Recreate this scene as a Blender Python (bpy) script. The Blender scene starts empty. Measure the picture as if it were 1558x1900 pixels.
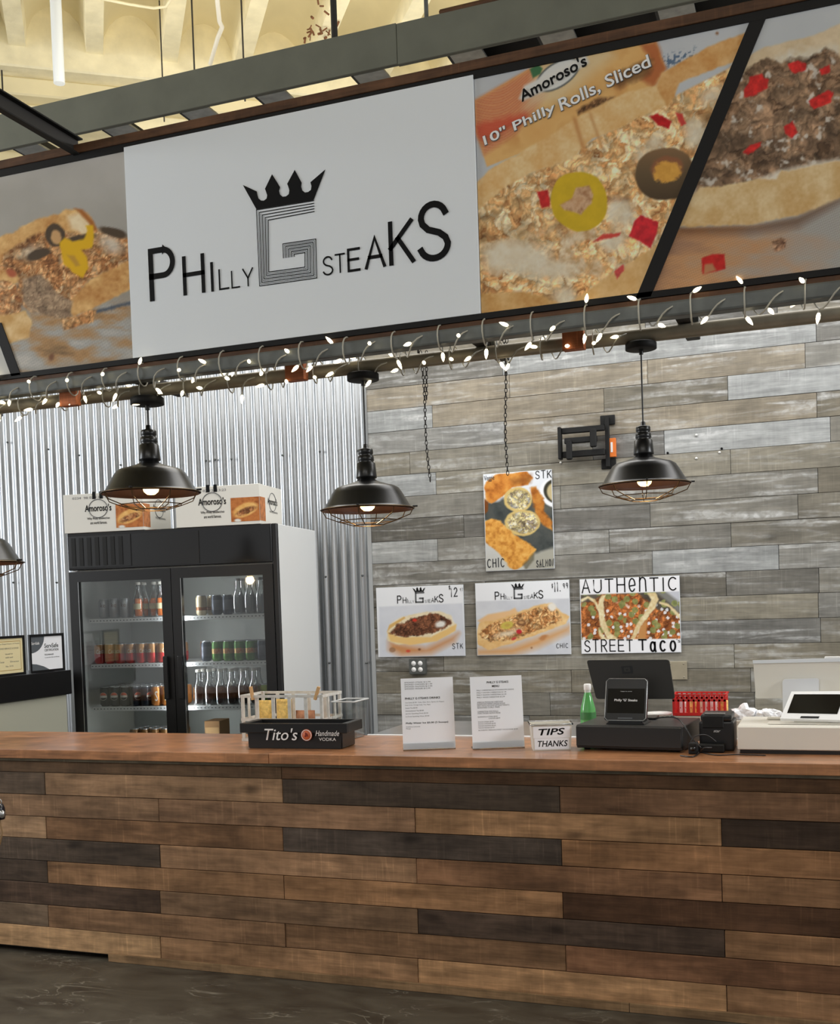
import bpy, bmesh, math, random
import numpy as np
from mathutils import Vector, Matrix
random.seed(7)
sc = bpy.context.scene
col = sc.collection
# ------------------------------------------------------------------ camera
YAW, PITCH, ROLL, F, PY = 0.3532056, -0.0372704, -0.0336288, 2026.927, 1194.793
CAM = Vector((0, -3.92, 1.505))
f0 = Vector((-math.sin(YAW), math.cos(YAW), 0)); r0 = Vector((math.cos(YAW), math.sin(YAW), 0)); u0 = Vector((0, 0, 1))
FW = f0*math.cos(PITCH) + u0*math.sin(PITCH); U1 = u0*math.cos(PITCH) - f0*math.sin(PITCH)
RT = r0*math.cos(ROLL) + U1*math.sin(ROLL); UP = U1*math.cos(ROLL) - r0*math.sin(ROLL)
cd = bpy.data.cameras.new('camera'); cam = bpy.data.objects.new('camera', cd); col.objects.link(cam)
M = Matrix((RT, UP, -FW)).transposed().to_4x4(); M.translation = CAM; cam.matrix_world = M
cd.sensor_fit = 'HORIZONTAL'; cd.sensor_width = 36; cd.lens = 36*F/1558
cd.shift_y = (PY-950)/1558; cd.clip_start = 0.05; cd.clip_end = 200
sc.camera = cam
# ------------------------------------------------------------------ light and exposure
sc.view_settings.view_transform = 'Standard'; sc.view_settings.look = 'None'
sc.view_settings.gamma = 1; sc.view_settings.use_curve_mapping = False
sc.view_settings.exposure = 0.0
wd = bpy.data.worlds.new('world'); sc.world = wd; wd.use_nodes = True
wd.node_tree.nodes['Background'].inputs[0].default_value = (0.90, 0.90, 0.90, 1)
wd.node_tree.nodes['Background'].inputs[1].default_value = 0.55
def area(name, loc, target, sx, sy, power, color=(1, 1, 1)):
    l = bpy.data.lights.new(name, 'AREA'); l.shape = 'RECTANGLE'; l.size = sx; l.size_y = sy
    l.energy = power; l.color = color
    o = bpy.data.objects.new(name, l); col.objects.link(o); o.location = loc
    o.rotation_euler = (Vector(target)-Vector(loc)).to_track_quat('-Z', 'Y').to_euler()
    return o
area('skylight_front', (-1.0, -5.0, 5.6), (-1.2, 1.0, 2.0), 6.0, 2.0, 360, (1.0, 0.985, 0.955))
area('stripe_fill_left', (-8.5, -2.0, 3.2), (-3.5, 2.7, 2.0), 2.2, 2.6, 230, (0.93, 0.97, 1.0))  # added fill, no real window; gives the corrugated sheets their bright stripes
area('window_light_right', (4.6, -0.2, 3.6), (-0.5, 2.7, 2.3), 2.4, 1.6, 190, (0.95, 0.98, 1.0))
area('skylight_behind', (-1.0, 1.45, 3.72), (-1.0, 1.5, 0), 5.0, 1.2, 95, (1.0, 0.985, 0.96))
area('ceiling_fill', (-2.6, 1.6, 4.02), (-3.3, 2.6, 5.2), 3.0, 1.0, 26, (1.0, 0.95, 0.82))  # added fill hidden behind the girder, brightens the cream ceiling
# ------------------------------------------------------------------ helpers
def at(px, py, y):      # point of the vertical plane Y = y seen at photo pixel
    d = FW + RT*((px-779)/F) - UP*((py-PY)/F); return CAM + d*((y-CAM.y)/d.y)
def atz(px, py, z):
    d = FW + RT*((px-779)/F) - UP*((py-PY)/F); return CAM + d*((z-CAM.z)/d.z)
def lin(c):
    return tuple((v/255/12.92 if v/255 <= .04045 else ((v/255+.055)/1.055)**2.4) for v in c[:3])
def S(r, g, b): return lin((r, g, b))+(1,)
def newmat(name):
    m = bpy.data.materials.new(name); m.use_nodes = True
    return m, m.node_tree.nodes, m.node_tree.links, m.node_tree.nodes['Principled BSDF']
def mat(name, c, rough=.5, metal=0, spec=.5, noise=0, nscale=30, bump=0, emit=None, es=0, objcol=False, coat=0):
    m, N, L, B = newmat(name)
    B.inputs['Base Color'].default_value = S(*c); B.inputs['Roughness'].default_value = rough
    B.inputs['Metallic'].default_value = metal; B.inputs['Specular IOR Level'].default_value = spec
    B.inputs['Coat Weight'].default_value = coat
    if emit: B.inputs['Emission Color'].default_value = S(*emit); B.inputs['Emission Strength'].default_value = es
    if noise or bump:
        tc = N.new('ShaderNodeTexCoord'); n = N.new('ShaderNodeTexNoise'); n.inputs['Scale'].default_value = nscale
        n.inputs['Detail'].default_value = 5; L.new(tc.outputs['Object'], n.inputs['Vector'])
        if noise:
            r = N.new('ShaderNodeMapRange'); r.inputs['From Min'].default_value = .3; r.inputs['From Max'].default_value = .7
            r.inputs['To Min'].default_value = 1-noise; r.inputs['To Max'].default_value = 1+noise
            L.new(n.outputs['Fac'], r.inputs['Value'])
            v = N.new('ShaderNodeVectorMath'); v.operation = 'SCALE'; v.inputs[0].default_value = S(*c)[:3]
            if objcol:
                oi = N.new('ShaderNodeObjectInfo'); L.new(oi.outputs['Color'], v.inputs[0])
            L.new(r.outputs[0], v.inputs['Scale']); L.new(v.outputs[0], B.inputs['Base Color'])
        if bump:
            b = N.new('ShaderNodeBump'); b.inputs['Strength'].default_value = bump; b.inputs['Distance'].default_value = .01
            L.new(n.outputs['Fac'], b.inputs['Height']); L.new(b.outputs[0], B.inputs['Normal'])
    return m
def link(name, me, parent=None, m=None, loc=None, rot=None):
    o = bpy.data.objects.new(name, me); col.objects.link(o)
    if parent: o.parent = parent
    if m is not None and me is not None and not me.materials: me.materials.append(m)
    if loc is not None: o.location = loc
    if rot is not None: o.rotation_euler = rot
    return o
def tag(o, label=None, cat=None, group=None, kind=None):
    if label: o['label'] = label
    if cat: o['category'] = cat
    if group: o['group'] = group
    if kind: o['kind'] = kind
    return o
def empty(name, loc, rz=0, label=None, cat=None, group=None, kind=None):
    o = bpy.data.objects.new(name, None); col.objects.link(o); o.location = loc; o.rotation_euler = (0, 0, rz)
    o.empty_display_size = .05
    return tag(o, label, cat, group, kind)
class MB:
    def __init__(s): s.v = []; s.f = []; s.sm = []
    def add(s, v, f, smooth=False):
        n = len(s.v); s.v += [tuple(p) for p in v]; s.f += [tuple(i+n for i in q) for q in f]; s.sm += [smooth]*len(f); return s
    def box(s, x0, x1, y0, y1, z0, z1):
        v = [(x, y, z) for z in (z0, z1) for y in (y0, y1) for x in (x0, x1)]
        return s.add(v, [(0, 2, 3, 1), (4, 5, 7, 6), (0, 1, 5, 4), (2, 6, 7, 3), (0, 4, 6, 2), (1, 3, 7, 5)])
    def tube(s, pts, r, n=8, closed=False):
        pts = [Vector(p) for p in pts]; V = []; k = len(pts); Fc = []
        ref = None
        for i, p in enumerate(pts):
            if closed: d = pts[(i+1) % k]-pts[i-1]
            else: d = pts[min(i+1, k-1)]-pts[max(i-1, 0)]
            d.normalize()
            if ref is None or abs(ref.dot(d)) > .98: ref = Vector((0, 0, 1)) if abs(d.z) < .9 else Vector((1, 0, 0))
            a = d.cross(ref).normalized(); b = a.cross(d); ref = b
            rr = r[i] if isinstance(r, (list, tuple)) else r
            for j in range(n):
                t = 2*math.pi*j/n; V.append(p+a*rr*math.cos(t)+b*rr*math.sin(t))
        for i in range(k if closed else k-1):
            i2 = (i+1) % k
            for j in range(n): Fc.append((i*n+j, i*n+(j+1) % n, i2*n+(j+1) % n, i2*n+j))
        s.add(V, Fc, True)
        if not closed: s.add(V[:n], [tuple(range(n))]); s.add(V[-n:], [tuple(range(n))[::-1]])
        return s
    def lathe(s, prof, n=32, c=(0, 0, 0)):
        V = []; Fc = []
        for r, z in prof:
            for j in range(n):
                t = 2*math.pi*j/n; V.append((c[0]+r*math.cos(t), c[1]+r*math.sin(t), c[2]+z))
        for i in range(len(prof)-1):
            for j in range(n): Fc.append((i*n+j, i*n+(j+1) % n, (i+1)*n+(j+1) % n, (i+1)*n+j))
        return s.add(V, Fc, True)
    def prism(s, poly, a, b, axis='y'):     # poly = (u, v) pairs, extruded from a to b
        n = len(poly)
        def P(u, v, w): return (u, w, v) if axis == 'y' else ((w, u, v) if axis == 'x' else (u, v, w))
        V = [P(u, v, a) for u, v in poly]+[P(u, v, b) for u, v in poly]
        return s.add(V, [tuple(range(n)), tuple(range(2*n-1, n-1, -1))]+[(i, i+n, (i+1) % n+n, (i+1) % n) for i in range(n)])
    def mesh(s, name, bevel=0, seg=2):
        me = bpy.data.meshes.new(name); me.from_pydata(s.v, [], s.f)
        me.polygons.foreach_set('use_smooth', s.sm)
        bm = bmesh.new(); bm.from_mesh(me)
        bmesh.ops.recalc_face_normals(bm, faces=bm.faces[:])
        if bevel: bmesh.ops.bevel(bm, geom=bm.edges[:], offset=bevel, segments=seg, affect='EDGES', profile=.6, clamp_overlap=True)
        bm.to_mesh(me); bm.free()
        return me
    def build(s, name, m, parent=None, loc=None, bevel=0, seg=2, rot=None):
        return link(name, s.mesh(name, bevel, seg), parent, m, loc, rot)
def box(name, m, parent, x0, x1, y0, y1, z0, z1, bevel=0, seg=2):
    return MB().box(x0, x1, y0, y1, z0, z1).build(name, m, parent, None, bevel, seg)
def copy_tree(o, parent=None):
    c = o.copy(); col.objects.link(c); c.parent = parent
    for ch in list(o.children): copy_tree(ch, c)
    return c
def text(name, s, m, parent, p0, p1, h, up=(0, 0, 1), lift=.0015, bold=0, lower=None, shear=0, depth=0):
    """flat lettering: the string's box is fitted from p0 (base left) to p1 (base right), height h along up"""
    cu = bpy.data.curves.new(name, 'FONT'); cu.body = s; cu.size = 1; cu.offset = bold; cu.resolution_u = 3; cu.shear = shear
    ob = bpy.data.objects.new(name, cu); me = bpy.data.meshes.new_from_object(ob)
    bpy.data.objects.remove(ob)
    n = len(me.vertices); co = np.zeros(n*3, np.float32); me.vertices.foreach_get('co', co); co = co.reshape(-1, 3)
    mn = co.min(0); mx = co.max(0)
    p0 = Vector(p0); p1 = Vector(p1); ex = p1-p0; up = Vector(up); nrm = ex.cross(up).normalized()
    u = (co[:, 0]-mn[0])/(mx[0]-mn[0]); v = (co[:, 1]-mn[1])/(mx[1]-mn[1])
    P = np.array(p0)+u[:, None]*np.array(ex)+v[:, None]*np.array(up)*h+np.array(nrm)*lift
    me.vertices.foreach_set('co', P.astype(np.float32).ravel()); me.update()
    me.materials.clear()
    return link(name, me, parent, m)
def textpx(name, s, m, parent, x0, y0, x1, y1, hpx, Y, **k):
    a = at(x0, y0, Y); b = at(x1, y1, Y); c = at(x0, y0-hpx, Y)
    return text(name, s, m, parent, a, b, (c-a).length, **k)
def flat(name, m, parent, pts, Y, lift=.0015, th=0):
    """thin flat polygon on a Y plane from photo pixels"""
    V = [at(x, y, Y)-Vector((0, lift, 0)) for x, y in pts]
    me = bpy.data.meshes.new(name); me.from_pydata([tuple(v) for v in V], [], [tuple(range(len(V)))])
    return link(name, me, parent, m)
# ---- numpy painters for printed pictures
def hsh(ix, iy, s):
    h = (ix.astype(np.int64)*374761393+iy.astype(np.int64)*668265263+s*1442695041) & 0x7fffffff
    h = ((h ^ (h >> 13))*1274126177) & 0x7fffffff
    return ((h ^ (h >> 16)) & 0xffff)/65535.0
def vnoise(P, sc_, s=0):
    x = P[:, 0]/sc_; y = P[:, 1]/sc_; ix = np.floor(x); iy = np.floor(y); fx = x-ix; fy = y-iy
    fx = fx*fx*(3-2*fx); fy = fy*fy*(3-2*fy)
    a = hsh(ix, iy, s); b = hsh(ix+1, iy, s); c = hsh(ix, iy+1, s); d = hsh(ix+1, iy+1, s)
    return (a*(1-fx)+b*fx)*(1-fy)+(c*(1-fx)+d*fx)*fy
def fbm(P, sc_, s=0, o=4):
    r = 0; a = .5; t = 0
    for i in range(o): r = r+a*vnoise(P, sc_/2**i, s+i*17); t += a; a *= .55
    return r/t
def worley(P, sc_, s=0):
    x = P[:, 0]/sc_; y = P[:, 1]/sc_; ix = np.floor(x); iy = np.floor(y)
    d1 = np.full(len(x), 9.); idd = np.zeros(len(x)); d2 = np.full(len(x), 9.)
    for i in (-1, 0, 1):
        for j in (-1, 0, 1):
            cx = ix+i; cy = iy+j; px = cx+hsh(cx, cy, s); py = cy+hsh(cx, cy, s+5)
            d = np.hypot(x-px, y-py); m = d < d1
            d2 = np.where(m, d1, np.minimum(d2, d)); idd = np.where(m, hsh(cx, cy, s+9), idd); d1 = np.where(m, d, d1)
    return d1, d2, idd
def polym(P, pts, soft=1.2, wob=0, ws=12, s=3):
    pts = np.array(pts, float); X = P[:, 0]; Y = P[:, 1]
    if wob: X = X+(fbm(P, ws, s)-.5)*2*wob; Y = Y+(fbm(P, ws, s+50)-.5)*2*wob
    ins = np.zeros(len(X), bool); dm = np.full(len(X), 1e9)
    for i in range(len(pts)):
        x1, y1 = pts[i-1]; x2, y2 = pts[i]
        with np.errstate(divide='ignore', invalid='ignore'):
            ins ^= ((y1 > Y) != (y2 > Y)) & (X < (x2-x1)*(Y-y1)/(y2-y1+1e-12)+x1)
        L2 = (x2-x1)**2+(y2-y1)**2+1e-9; t = np.clip(((X-x1)*(x2-x1)+(Y-y1)*(y2-y1))/L2, 0, 1)
        dm = np.minimum(dm, np.hypot(X-x1-t*(x2-x1), Y-y1-t*(y2-y1)))
    sd = np.where(ins, dm, -dm)
    return np.clip(sd/soft*.5+.5, 0, 1)
def ellm(P, cx, cy, rx, ry, ang=0, soft=1.2, wob=0, ws=12, s=3):
    a = math.radians(ang); X = P[:, 0]-cx; Y = P[:, 1]-cy
    if wob: X = X+(fbm(P, ws, s)-.5)*2*wob; Y = Y+(fbm(P, ws, s+50)-.5)*2*wob
    u = (X*math.cos(a)+Y*math.sin(a))/rx; v = (-X*math.sin(a)+Y*math.cos(a))/ry
    r = np.hypot(u, v); return np.clip((1-r)*min(rx, ry)/soft*.5+.5, 0, 1)
def mix(C, c, m):
    c = np.array(c, float); 
    if c.ndim == 1: c = c[None, :]
    return C*(1-m[:, None])+c*m[:, None]
def ramp(t, cols):
    cols = np.array(cols, float); k = len(cols)-1; t = np.clip(t, 0, 1)*k; i = np.minimum(t.astype(int), k-1); f = (t-i)[:, None]
    return cols[i]*(1-f)+cols[i+1]*f
def crumbs(P, sz, pal, s=0, dark=.75):
    Q = P+np.stack([(fbm(P, sz*1.6, s+3)-.5)*sz*2.6, (fbm(P, sz*1.6, s+4)-.5)*sz*2.6], 1)
    d1, d2, idd = worley(Q, sz, s); e1, e2, ide = worley(Q+sz, sz*.45, s+77); g1, _, _ = worley(Q+np.array([sz*.13, sz*.16]), sz, s)
    C = ramp(idd*.5+ide*.3+fbm(P, sz*2.5, s+8)*.4-.1, pal)
    sh = np.clip(1.2-.95*d1**1.4, 0, 1.2)*.6+np.clip(1.15-.9*e1, 0, 1.2)*.4+(g1-d1)*.6
    sh = sh*(.62+.38*np.clip((fbm(P, sz*1.8, s+15)-.36)*6, 0, 1))
    return C*((1-dark)+dark*(.25+1.0*sh))[:, None]
def bread(P, c0, c1, s=0, sc_=40): 
    t = fbm(P, sc_, s)*.75+fbm(P, 5, s+9, 2)*.25; return ramp((t-.25)*2, [c0, c1])
PROJ = np.array([list(RT), list(UP), list(FW)])
def proj(W):
    d = (W-np.array(CAM))@PROJ.T; return np.stack([779+F*d[:, 0]/d[:, 2], PY-F*d[:, 1]/d[:, 2]], 1)
M_print = None
def print_mat():
    m, N, L, B = newmat('printed_sheet'); a = N.new('ShaderNodeVertexColor'); a.layer_name = 'ink'
    L.new(a.outputs['Color'], B.inputs['Base Color']); B.inputs['Roughness'].default_value = .5; B.inputs['Specular IOR Level'].default_value = .12
    return m
M_print = print_mat()
def picture(name, parent, p00, p10, p01, step, painter, lift=.001, gain=1.0):
    """picture printed on a flat board: p00 bottom left, p10 bottom right, p01 top left (world)"""
    p00, p10, p01 = (np.array(p) for p in (p00, p10, p01)); ex = p10-p00; ey = p01-p00
    q = proj(np.array([p00, p10, p01])); nx = max(2, int(np.hypot(*(q[1]-q[0]))/step)); ny = max(2, int(np.hypot(*(q[2]-q[0]))/step))
    u, v = np.meshgrid(np.linspace(0, 1, nx+1), np.linspace(0, 1, ny+1)); u = u.ravel(); v = v.ravel()
    W = p00+u[:, None]*ex+v[:, None]*ey; nrm = np.cross(ex, ey); nrm /= np.linalg.norm(nrm)
    P = proj(W); C = np.clip(painter(P), 0, 255)*gain; C = np.clip(C, 0, 255)/255
    Cl = np.where(C <= .04045, C/12.92, ((C+.055)/1.055)**2.4)
    W = W+nrm*lift; me = bpy.data.meshes.new(name)
    i = np.arange(ny)[:, None]*(nx+1)+np.arange(nx)[None, :]; i = i.ravel()
    fc = np.stack([i, i+1, i+nx+2, i+nx+1], 1)
    me.vertices.add(len(W)); me.vertices.foreach_set('co', W.astype(np.float32).ravel())
    me.loops.add(len(fc)*4); me.loops.foreach_set('vertex_index', fc.astype(np.int32).ravel())
    me.polygons.add(len(fc)); me.polygons.foreach_set('loop_start', np.arange(0, len(fc)*4, 4, dtype=np.int32))
    me.update(calc_edges=True); me.validate()
    ca = me.color_attributes.new('ink', 'FLOAT_COLOR', 'POINT')
    ca.data.foreach_set('color', np.concatenate([Cl, np.ones((len(Cl), 1))], 1).astype(np.float32).ravel())
    return link(name, me, parent, M_print)
# ------------------------------------------------------------------ materials
def wood(name, stretch=(1.5, 10, 12), streak=.25, white=0, saw=.1, rough=.6, spec=.3, knots=.5, base=None, bump=.15, coat=0):
    m, N, L, B = newmat(name); tc = N.new('ShaderNodeTexCoord'); oi = N.new('ShaderNodeObjectInfo')
    off = N.new('ShaderNodeVectorMath'); off.operation = 'MULTIPLY_ADD'
    mm = N.new('ShaderNodeMath'); mm.operation = 'MULTIPLY'; mm.inputs[1].default_value = 37.0; L.new(oi.outputs['Random'], mm.inputs[0])
    cx = N.new('ShaderNodeCombineXYZ'); L.new(mm.outputs[0], cx.inputs[0]); L.new(mm.outputs[0], cx.inputs[1]); L.new(mm.outputs[0], cx.inputs[2])
    ad = N.new('ShaderNodeVectorMath'); ad.operation = 'ADD'; L.new(tc.outputs['Object'], ad.inputs[0]); L.new(cx.outputs[0], ad.inputs[1])
    def noise(sv, scale, detail=6, dist=0):
        mp = N.new('ShaderNodeMapping'); mp.inputs['Scale'].default_value = sv; L.new(ad.outputs[0], mp.inputs['Vector'])
        n = N.new('ShaderNodeTexNoise'); n.inputs['Scale'].default_value = scale; n.inputs['Detail'].default_value = detail
        n.inputs['Distortion'].default_value = dist; L.new(mp.outputs[0], n.inputs['Vector']); return n.outputs['Fac']
    def mr(v, a, b, c, d):
        r = N.new('ShaderNodeMapRange'); r.inputs['From Min'].default_value = a; r.inputs['From Max'].default_value = b
        r.inputs['To Min'].default_value = c; r.inputs['To Max'].default_value = d; L.new(v, r.inputs['Value']); return r.outputs[0]
    def mul(a, b):
        x = N.new('ShaderNodeMath'); x.operation = 'MULTIPLY'; L.new(a, x.inputs[0]); L.new(b, x.inputs[1]); return x.outputs[0]
    g = noise(stretch, 2.2, 8, .6)
    fac = mr(g, .3, .7, 1-streak, 1+streak)
    fac = mul(fac, mr(noise((1, 1, 1), 2.3, 3), .3, .7, 1-streak*.9, 1+streak*.9))
    fac = mul(fac, mr(noise((28, 2, 2.5), 1.6, 4), .35, .65, 1-saw, 1+saw))
    fac = mul(fac, mr(noise((4, 60, 90), 2, 6, .3), .3, .7, .86, 1.14))
    fac = mul(fac, mr(noise((7, 7, 12), 1.5, 7, .5), .32, .68, 1-streak*.7, 1+streak*.7))
    sm = mul(mr(noise((60, 4, 3), 1.6, 3), .58, .7, 0, 1), mr(noise((1, 1, 1), 3.1, 2), .45, .6, 0, 1))
    fac = mul(fac, mr(sm, 0, 1, 1, 1+saw*6))
    if knots:
        mp = N.new('ShaderNodeMapping'); mp.inputs['Scale'].default_value = (2.2, 6, 5); L.new(ad.outputs[0], mp.inputs['Vector'])
        vo = N.new('ShaderNodeTexVoronoi'); vo.inputs['Scale'].default_value = 1.0; L.new(mp.outputs[0], vo.inputs['Vector'])
        fac = mul(fac, mr(vo.outputs['Distance'], .03, .13, 1-knots, 1.0))
    v = N.new('ShaderNodeVectorMath'); v.operation = 'SCALE'; L.new(fac, v.inputs['Scale'])
    if base: v.inputs[0].default_value = S(*base)[:3]
    else: L.new(oi.outputs['Color'], v.inputs[0])
    out = v.outputs[0]
    if white:
        w = mul(mr(noise((1.1, 1, 13), 1.7, 7, .8), .5, .68, 0, 1), mr(noise((1, 1, 1), 1.1, 2), .35, .6, .25, 1))
        w = mul(w, mr(noise((9, 3, 14), 2.5, 7, .6), .35, .65, .25, 1))
        ww = N.new('ShaderNodeMath'); ww.operation = 'MULTIPLY'; L.new(w, ww.inputs[0]); ww.inputs[1].default_value = white
        mx = N.new('ShaderNodeMix'); mx.data_type = 'RGBA'; L.new(ww.outputs[0], mx.inputs['Factor']); L.new(out, mx.inputs['A'])
        mx.inputs['B'].default_value = S(214, 215, 214); out = mx.outputs['Result']
    L.new(out, B.inputs['Base Color']); B.inputs['Roughness'].default_value = rough; B.inputs['Specular IOR Level'].default_value = spec
    B.inputs['Coat Weight'].default_value = coat; B.inputs['Coat Roughness'].default_value = .25
    if bump:
        b = N.new('ShaderNodeBump'); b.inputs['Strength'].default_value = bump; b.inputs['Distance'].default_value = .004
        L.new(g, b.inputs['Height']); L.new(b.outputs[0], B.inputs['Normal'])
    return m
W_wall = wood('weathered_wall_wood', white=.8, streak=.18, saw=.05, rough=.5, spec=.45, knots=.3)
W_ctr = wood('stained_counter_wood', streak=.3, spec=.18, saw=.06, rough=.6, knots=.55)
W_top = wood('varnished_wood', stretch=(1.2, 9, 14), streak=.3, saw=.03, rough=.28, spec=.5, knots=0, base=(170, 117, 78), bump=.05, coat=.5)
W_brown = wood('brown_timber', streak=.3, saw=.06, knots=.3, base=(88, 60, 40))
W_block = wood('reddish_block', streak=.25, saw=.1, knots=.3, base=(172, 100, 62))
K = dict(
 white=mat('white_board', (228, 233, 238), .5), cream=mat('cream_paint', (226, 214, 176), .85, noise=.07, nscale=3, bump=.3),
 rib=mat('lumpy_cream_paint', (236, 226, 192), .8, noise=.1, nscale=9, bump=.8),
 black=mat('black_plastic', (22, 22, 23), .35), blackm=mat('black_matte', (24, 24, 24), .65, spec=.3), gloss=mat('gloss_black_enamel', (8, 8, 8), .3, spec=.42),
 frame=mat('black_frame', (26, 25, 25), .6, spec=.2), steel=mat('grey_steel_tube', (98, 101, 99), .5, .4, noise=.18, nscale=14),
 steel2=mat('brown_grey_steel', (150, 142, 124), .55, .25, noise=.2, nscale=10), girder=mat('grey_painted_girder', (106, 108, 96), .65, noise=.1, nscale=7),
 dark=mat('dark_iron', (38, 35, 32), .6), galv=mat('galvanised_steel', (165, 165, 160), .4, .7, noise=.2, nscale=20),
 chrome=mat('stainless_steel', (190, 192, 194), .3, 1, noise=.05, nscale=8), copper=mat('dark_copper_enamel', (52, 32, 24), .45, .3),
 brass=mat('bronze_wire', (96, 76, 52), .35, .8), bulb=mat('warm_bulb', (255, 225, 170), .3, emit=(255, 214, 140), es=6),
 led=mat('fairy_bulb', (255, 244, 215), .3, emit=(255, 240, 200), es=3.2), wire=mat('clear_wire', (176, 172, 158), .5),
 ink=mat('black_ink', (18, 18, 19), .7, spec=.15), greyink=mat('grey_ink', (90, 92, 95), .6), faint=mat('faint_ink', (120, 122, 126), .7),
 wink=mat('white_ink', (238, 238, 238), .5), fridgew=mat('white_enamel', (226, 228, 228), .4), inner=mat('cooler_lining', (196, 197, 192), .5),
 rail=mat('white_shelf_rail', (236, 238, 238), .45), carton=mat('white_carton', (226, 224, 216), .75), red=mat('red_plastic', (206, 42, 40), .4),
 paper=mat('white_paper', (246, 248, 253), .7), offw=mat('off_white_plastic', (226, 222, 212), .45), offw2=mat('warm_grey_plastic', (205, 200, 188), .5),
 screen=mat('dark_screen', (10, 10, 11), .12, spec=.7), alu=mat('aluminium', (195, 197, 198), .3, .9), gold=mat('gold_can', (196, 136, 60), .35, .5),
 orange=mat('orange_soda', (226, 112, 30), .3), cap=mat('pale_cap', (210, 206, 196), .5), green=mat('green_bottle_glass', (70, 140, 70), .12, spec=.6),
 chip=mat('yellow_snack', (236, 200, 116), .7, noise=.3, nscale=60), conc=mat('concrete_column', (150, 146, 138), .8, noise=.2, nscale=18),
 dkroof=mat('dark_roof_panel', (24, 22, 20), .8), orangebox=mat('orange_outlet_box', (226, 120, 46), .5), plate=mat('worn_metal_plate', (178, 168, 146), .45, .5, noise=.12, nscale=12),
 screw=mat('bright_screw', (220, 220, 216), .4, .4), pin=mat('clothespin_wood', (206, 164, 112), .6), kitchen=mat('pale_cabinet', (176, 176, 160), .6),
)
def glassy(name, tint=(1, 1, 1), trans=.85, rough=.03):
    m, N, L, B = newmat(name); N.remove(B); out = N['Material Output']
    t = N.new('ShaderNodeBsdfTransparent'); t.inputs[0].default_value = (*tint, 1)
    g = N.new('ShaderNodeBsdfGlossy'); g.inputs['Roughness'].default_value = rough
    fr = N.new('ShaderNodeFresnel'); fr.inputs[0].default_value = 1.5
    ma = N.new('ShaderNodeMath'); ma.operation = 'MULTIPLY_ADD'; ma.inputs[1].default_value = 1.0; ma.inputs[2].default_value = 1-trans-.04; L.new(fr.outputs[0], ma.inputs[0])
    mx = N.new('ShaderNodeMixShader'); L.new(ma.outputs[0], mx.inputs[0]); L.new(t.outputs[0], mx.inputs[1]); L.new(g.outputs[0], mx.inputs[2])
    L.new(mx.outputs[0], out.inputs[0]); return m
G_door = glassy('door_glass', (.82, .84, .84), .93); G_clear = glassy('clear_plastic', (.93, .95, .95), .88, .08)
G_green = glassy('green_glass', (.35, .75, .38), .85, .05)
def floor_mat():
    m, N, L, B = newmat('polished_dark_concrete'); tc = N.new('ShaderNodeTexCoord')
    n = N.new('ShaderNodeTexNoise'); n.inputs['Scale'].default_value = 3.2; n.inputs['Detail'].default_value = 9; n.inputs['Distortion'].default_value = 1.2
    mp = N.new('ShaderNodeMapping'); mp.inputs['Scale'].default_value = (1, 2.2, 1); L.new(tc.outputs['Object'], mp.inputs[0]); L.new(mp.outputs[0], n.inputs['Vector'])
    a = N.new('ShaderNodeValToRGB'); e = a.color_ramp.elements; e[0].position = .3; e[0].color = S(58, 50, 41); e[1].position = .72; e[1].color = S(96, 90, 78)
    L.new(n.outputs['Fac'], a.inputs[0])
    n2 = N.new('ShaderNodeTexNoise'); n2.inputs['Scale'].default_value = 2.1; n2.inputs['Detail'].default_value = 6; n2.inputs['Distortion'].default_value = 2.5; L.new(mp.outputs[0], n2.inputs['Vector'])
    r = N.new('ShaderNodeValToRGB'); r.color_ramp.elements[0].position = .485; r.color_ramp.elements[0].color = (0, 0, 0, 1)
    r.color_ramp.elements[1].position = .5; r.color_ramp.elements[1].color = (.5, .5, .5, 1); x = r.color_ramp.elements.new(.515); x.color = (0, 0, 0, 1)
    L.new(n2.outputs['Fac'], r.inputs[0]); n3 = N.new('ShaderNodeTexNoise'); n3.inputs['Scale'].default_value = 3; L.new(tc.outputs['Object'], n3.inputs['Vector'])
    r3 = N.new('ShaderNodeMapRange'); r3.inputs['From Min'].default_value = .48; r3.inputs['From Max'].default_value = .6; L.new(n3.outputs['Fac'], r3.inputs['Value'])
    mu = N.new('ShaderNodeMath'); mu.operation = 'MULTIPLY'; L.new(r.outputs[0], mu.inputs[0]); L.new(r3.outputs[0], mu.inputs[1])
    mx = N.new('ShaderNodeMix'); mx.data_type = 'RGBA'; L.new(mu.outputs[0], mx.inputs['Factor']); L.new(a.outputs[0], mx.inputs['A']); mx.inputs['B'].default_value = S(170, 165, 150)
    L.new(mx.outputs['Result'], B.inputs['Base Color']); B.inputs['Roughness'].default_value = .5
    return m
def metal_sheet_mat():
    m, N, L, B = newmat('corrugated_zinc'); tc = N.new('ShaderNodeTexCoord'); n = N.new('ShaderNodeTexNoise')
    n.inputs['Scale'].default_value = 40; n.inputs['Detail'].default_value = 4; L.new(tc.outputs['Object'], n.inputs['Vector'])
    r = N.new('ShaderNodeMapRange'); r.inputs['To Min'].default_value = .3; r.inputs['To Max'].default_value = .46; L.new(n.outputs['Fac'], r.inputs['Value'])
    L.new(r.outputs[0], B.inputs['Roughness']); B.inputs['Metallic'].default_value = .9; B.inputs['Base Color'].default_value = S(178, 181, 184)
    return m
M_zinc = metal_sheet_mat()
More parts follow.
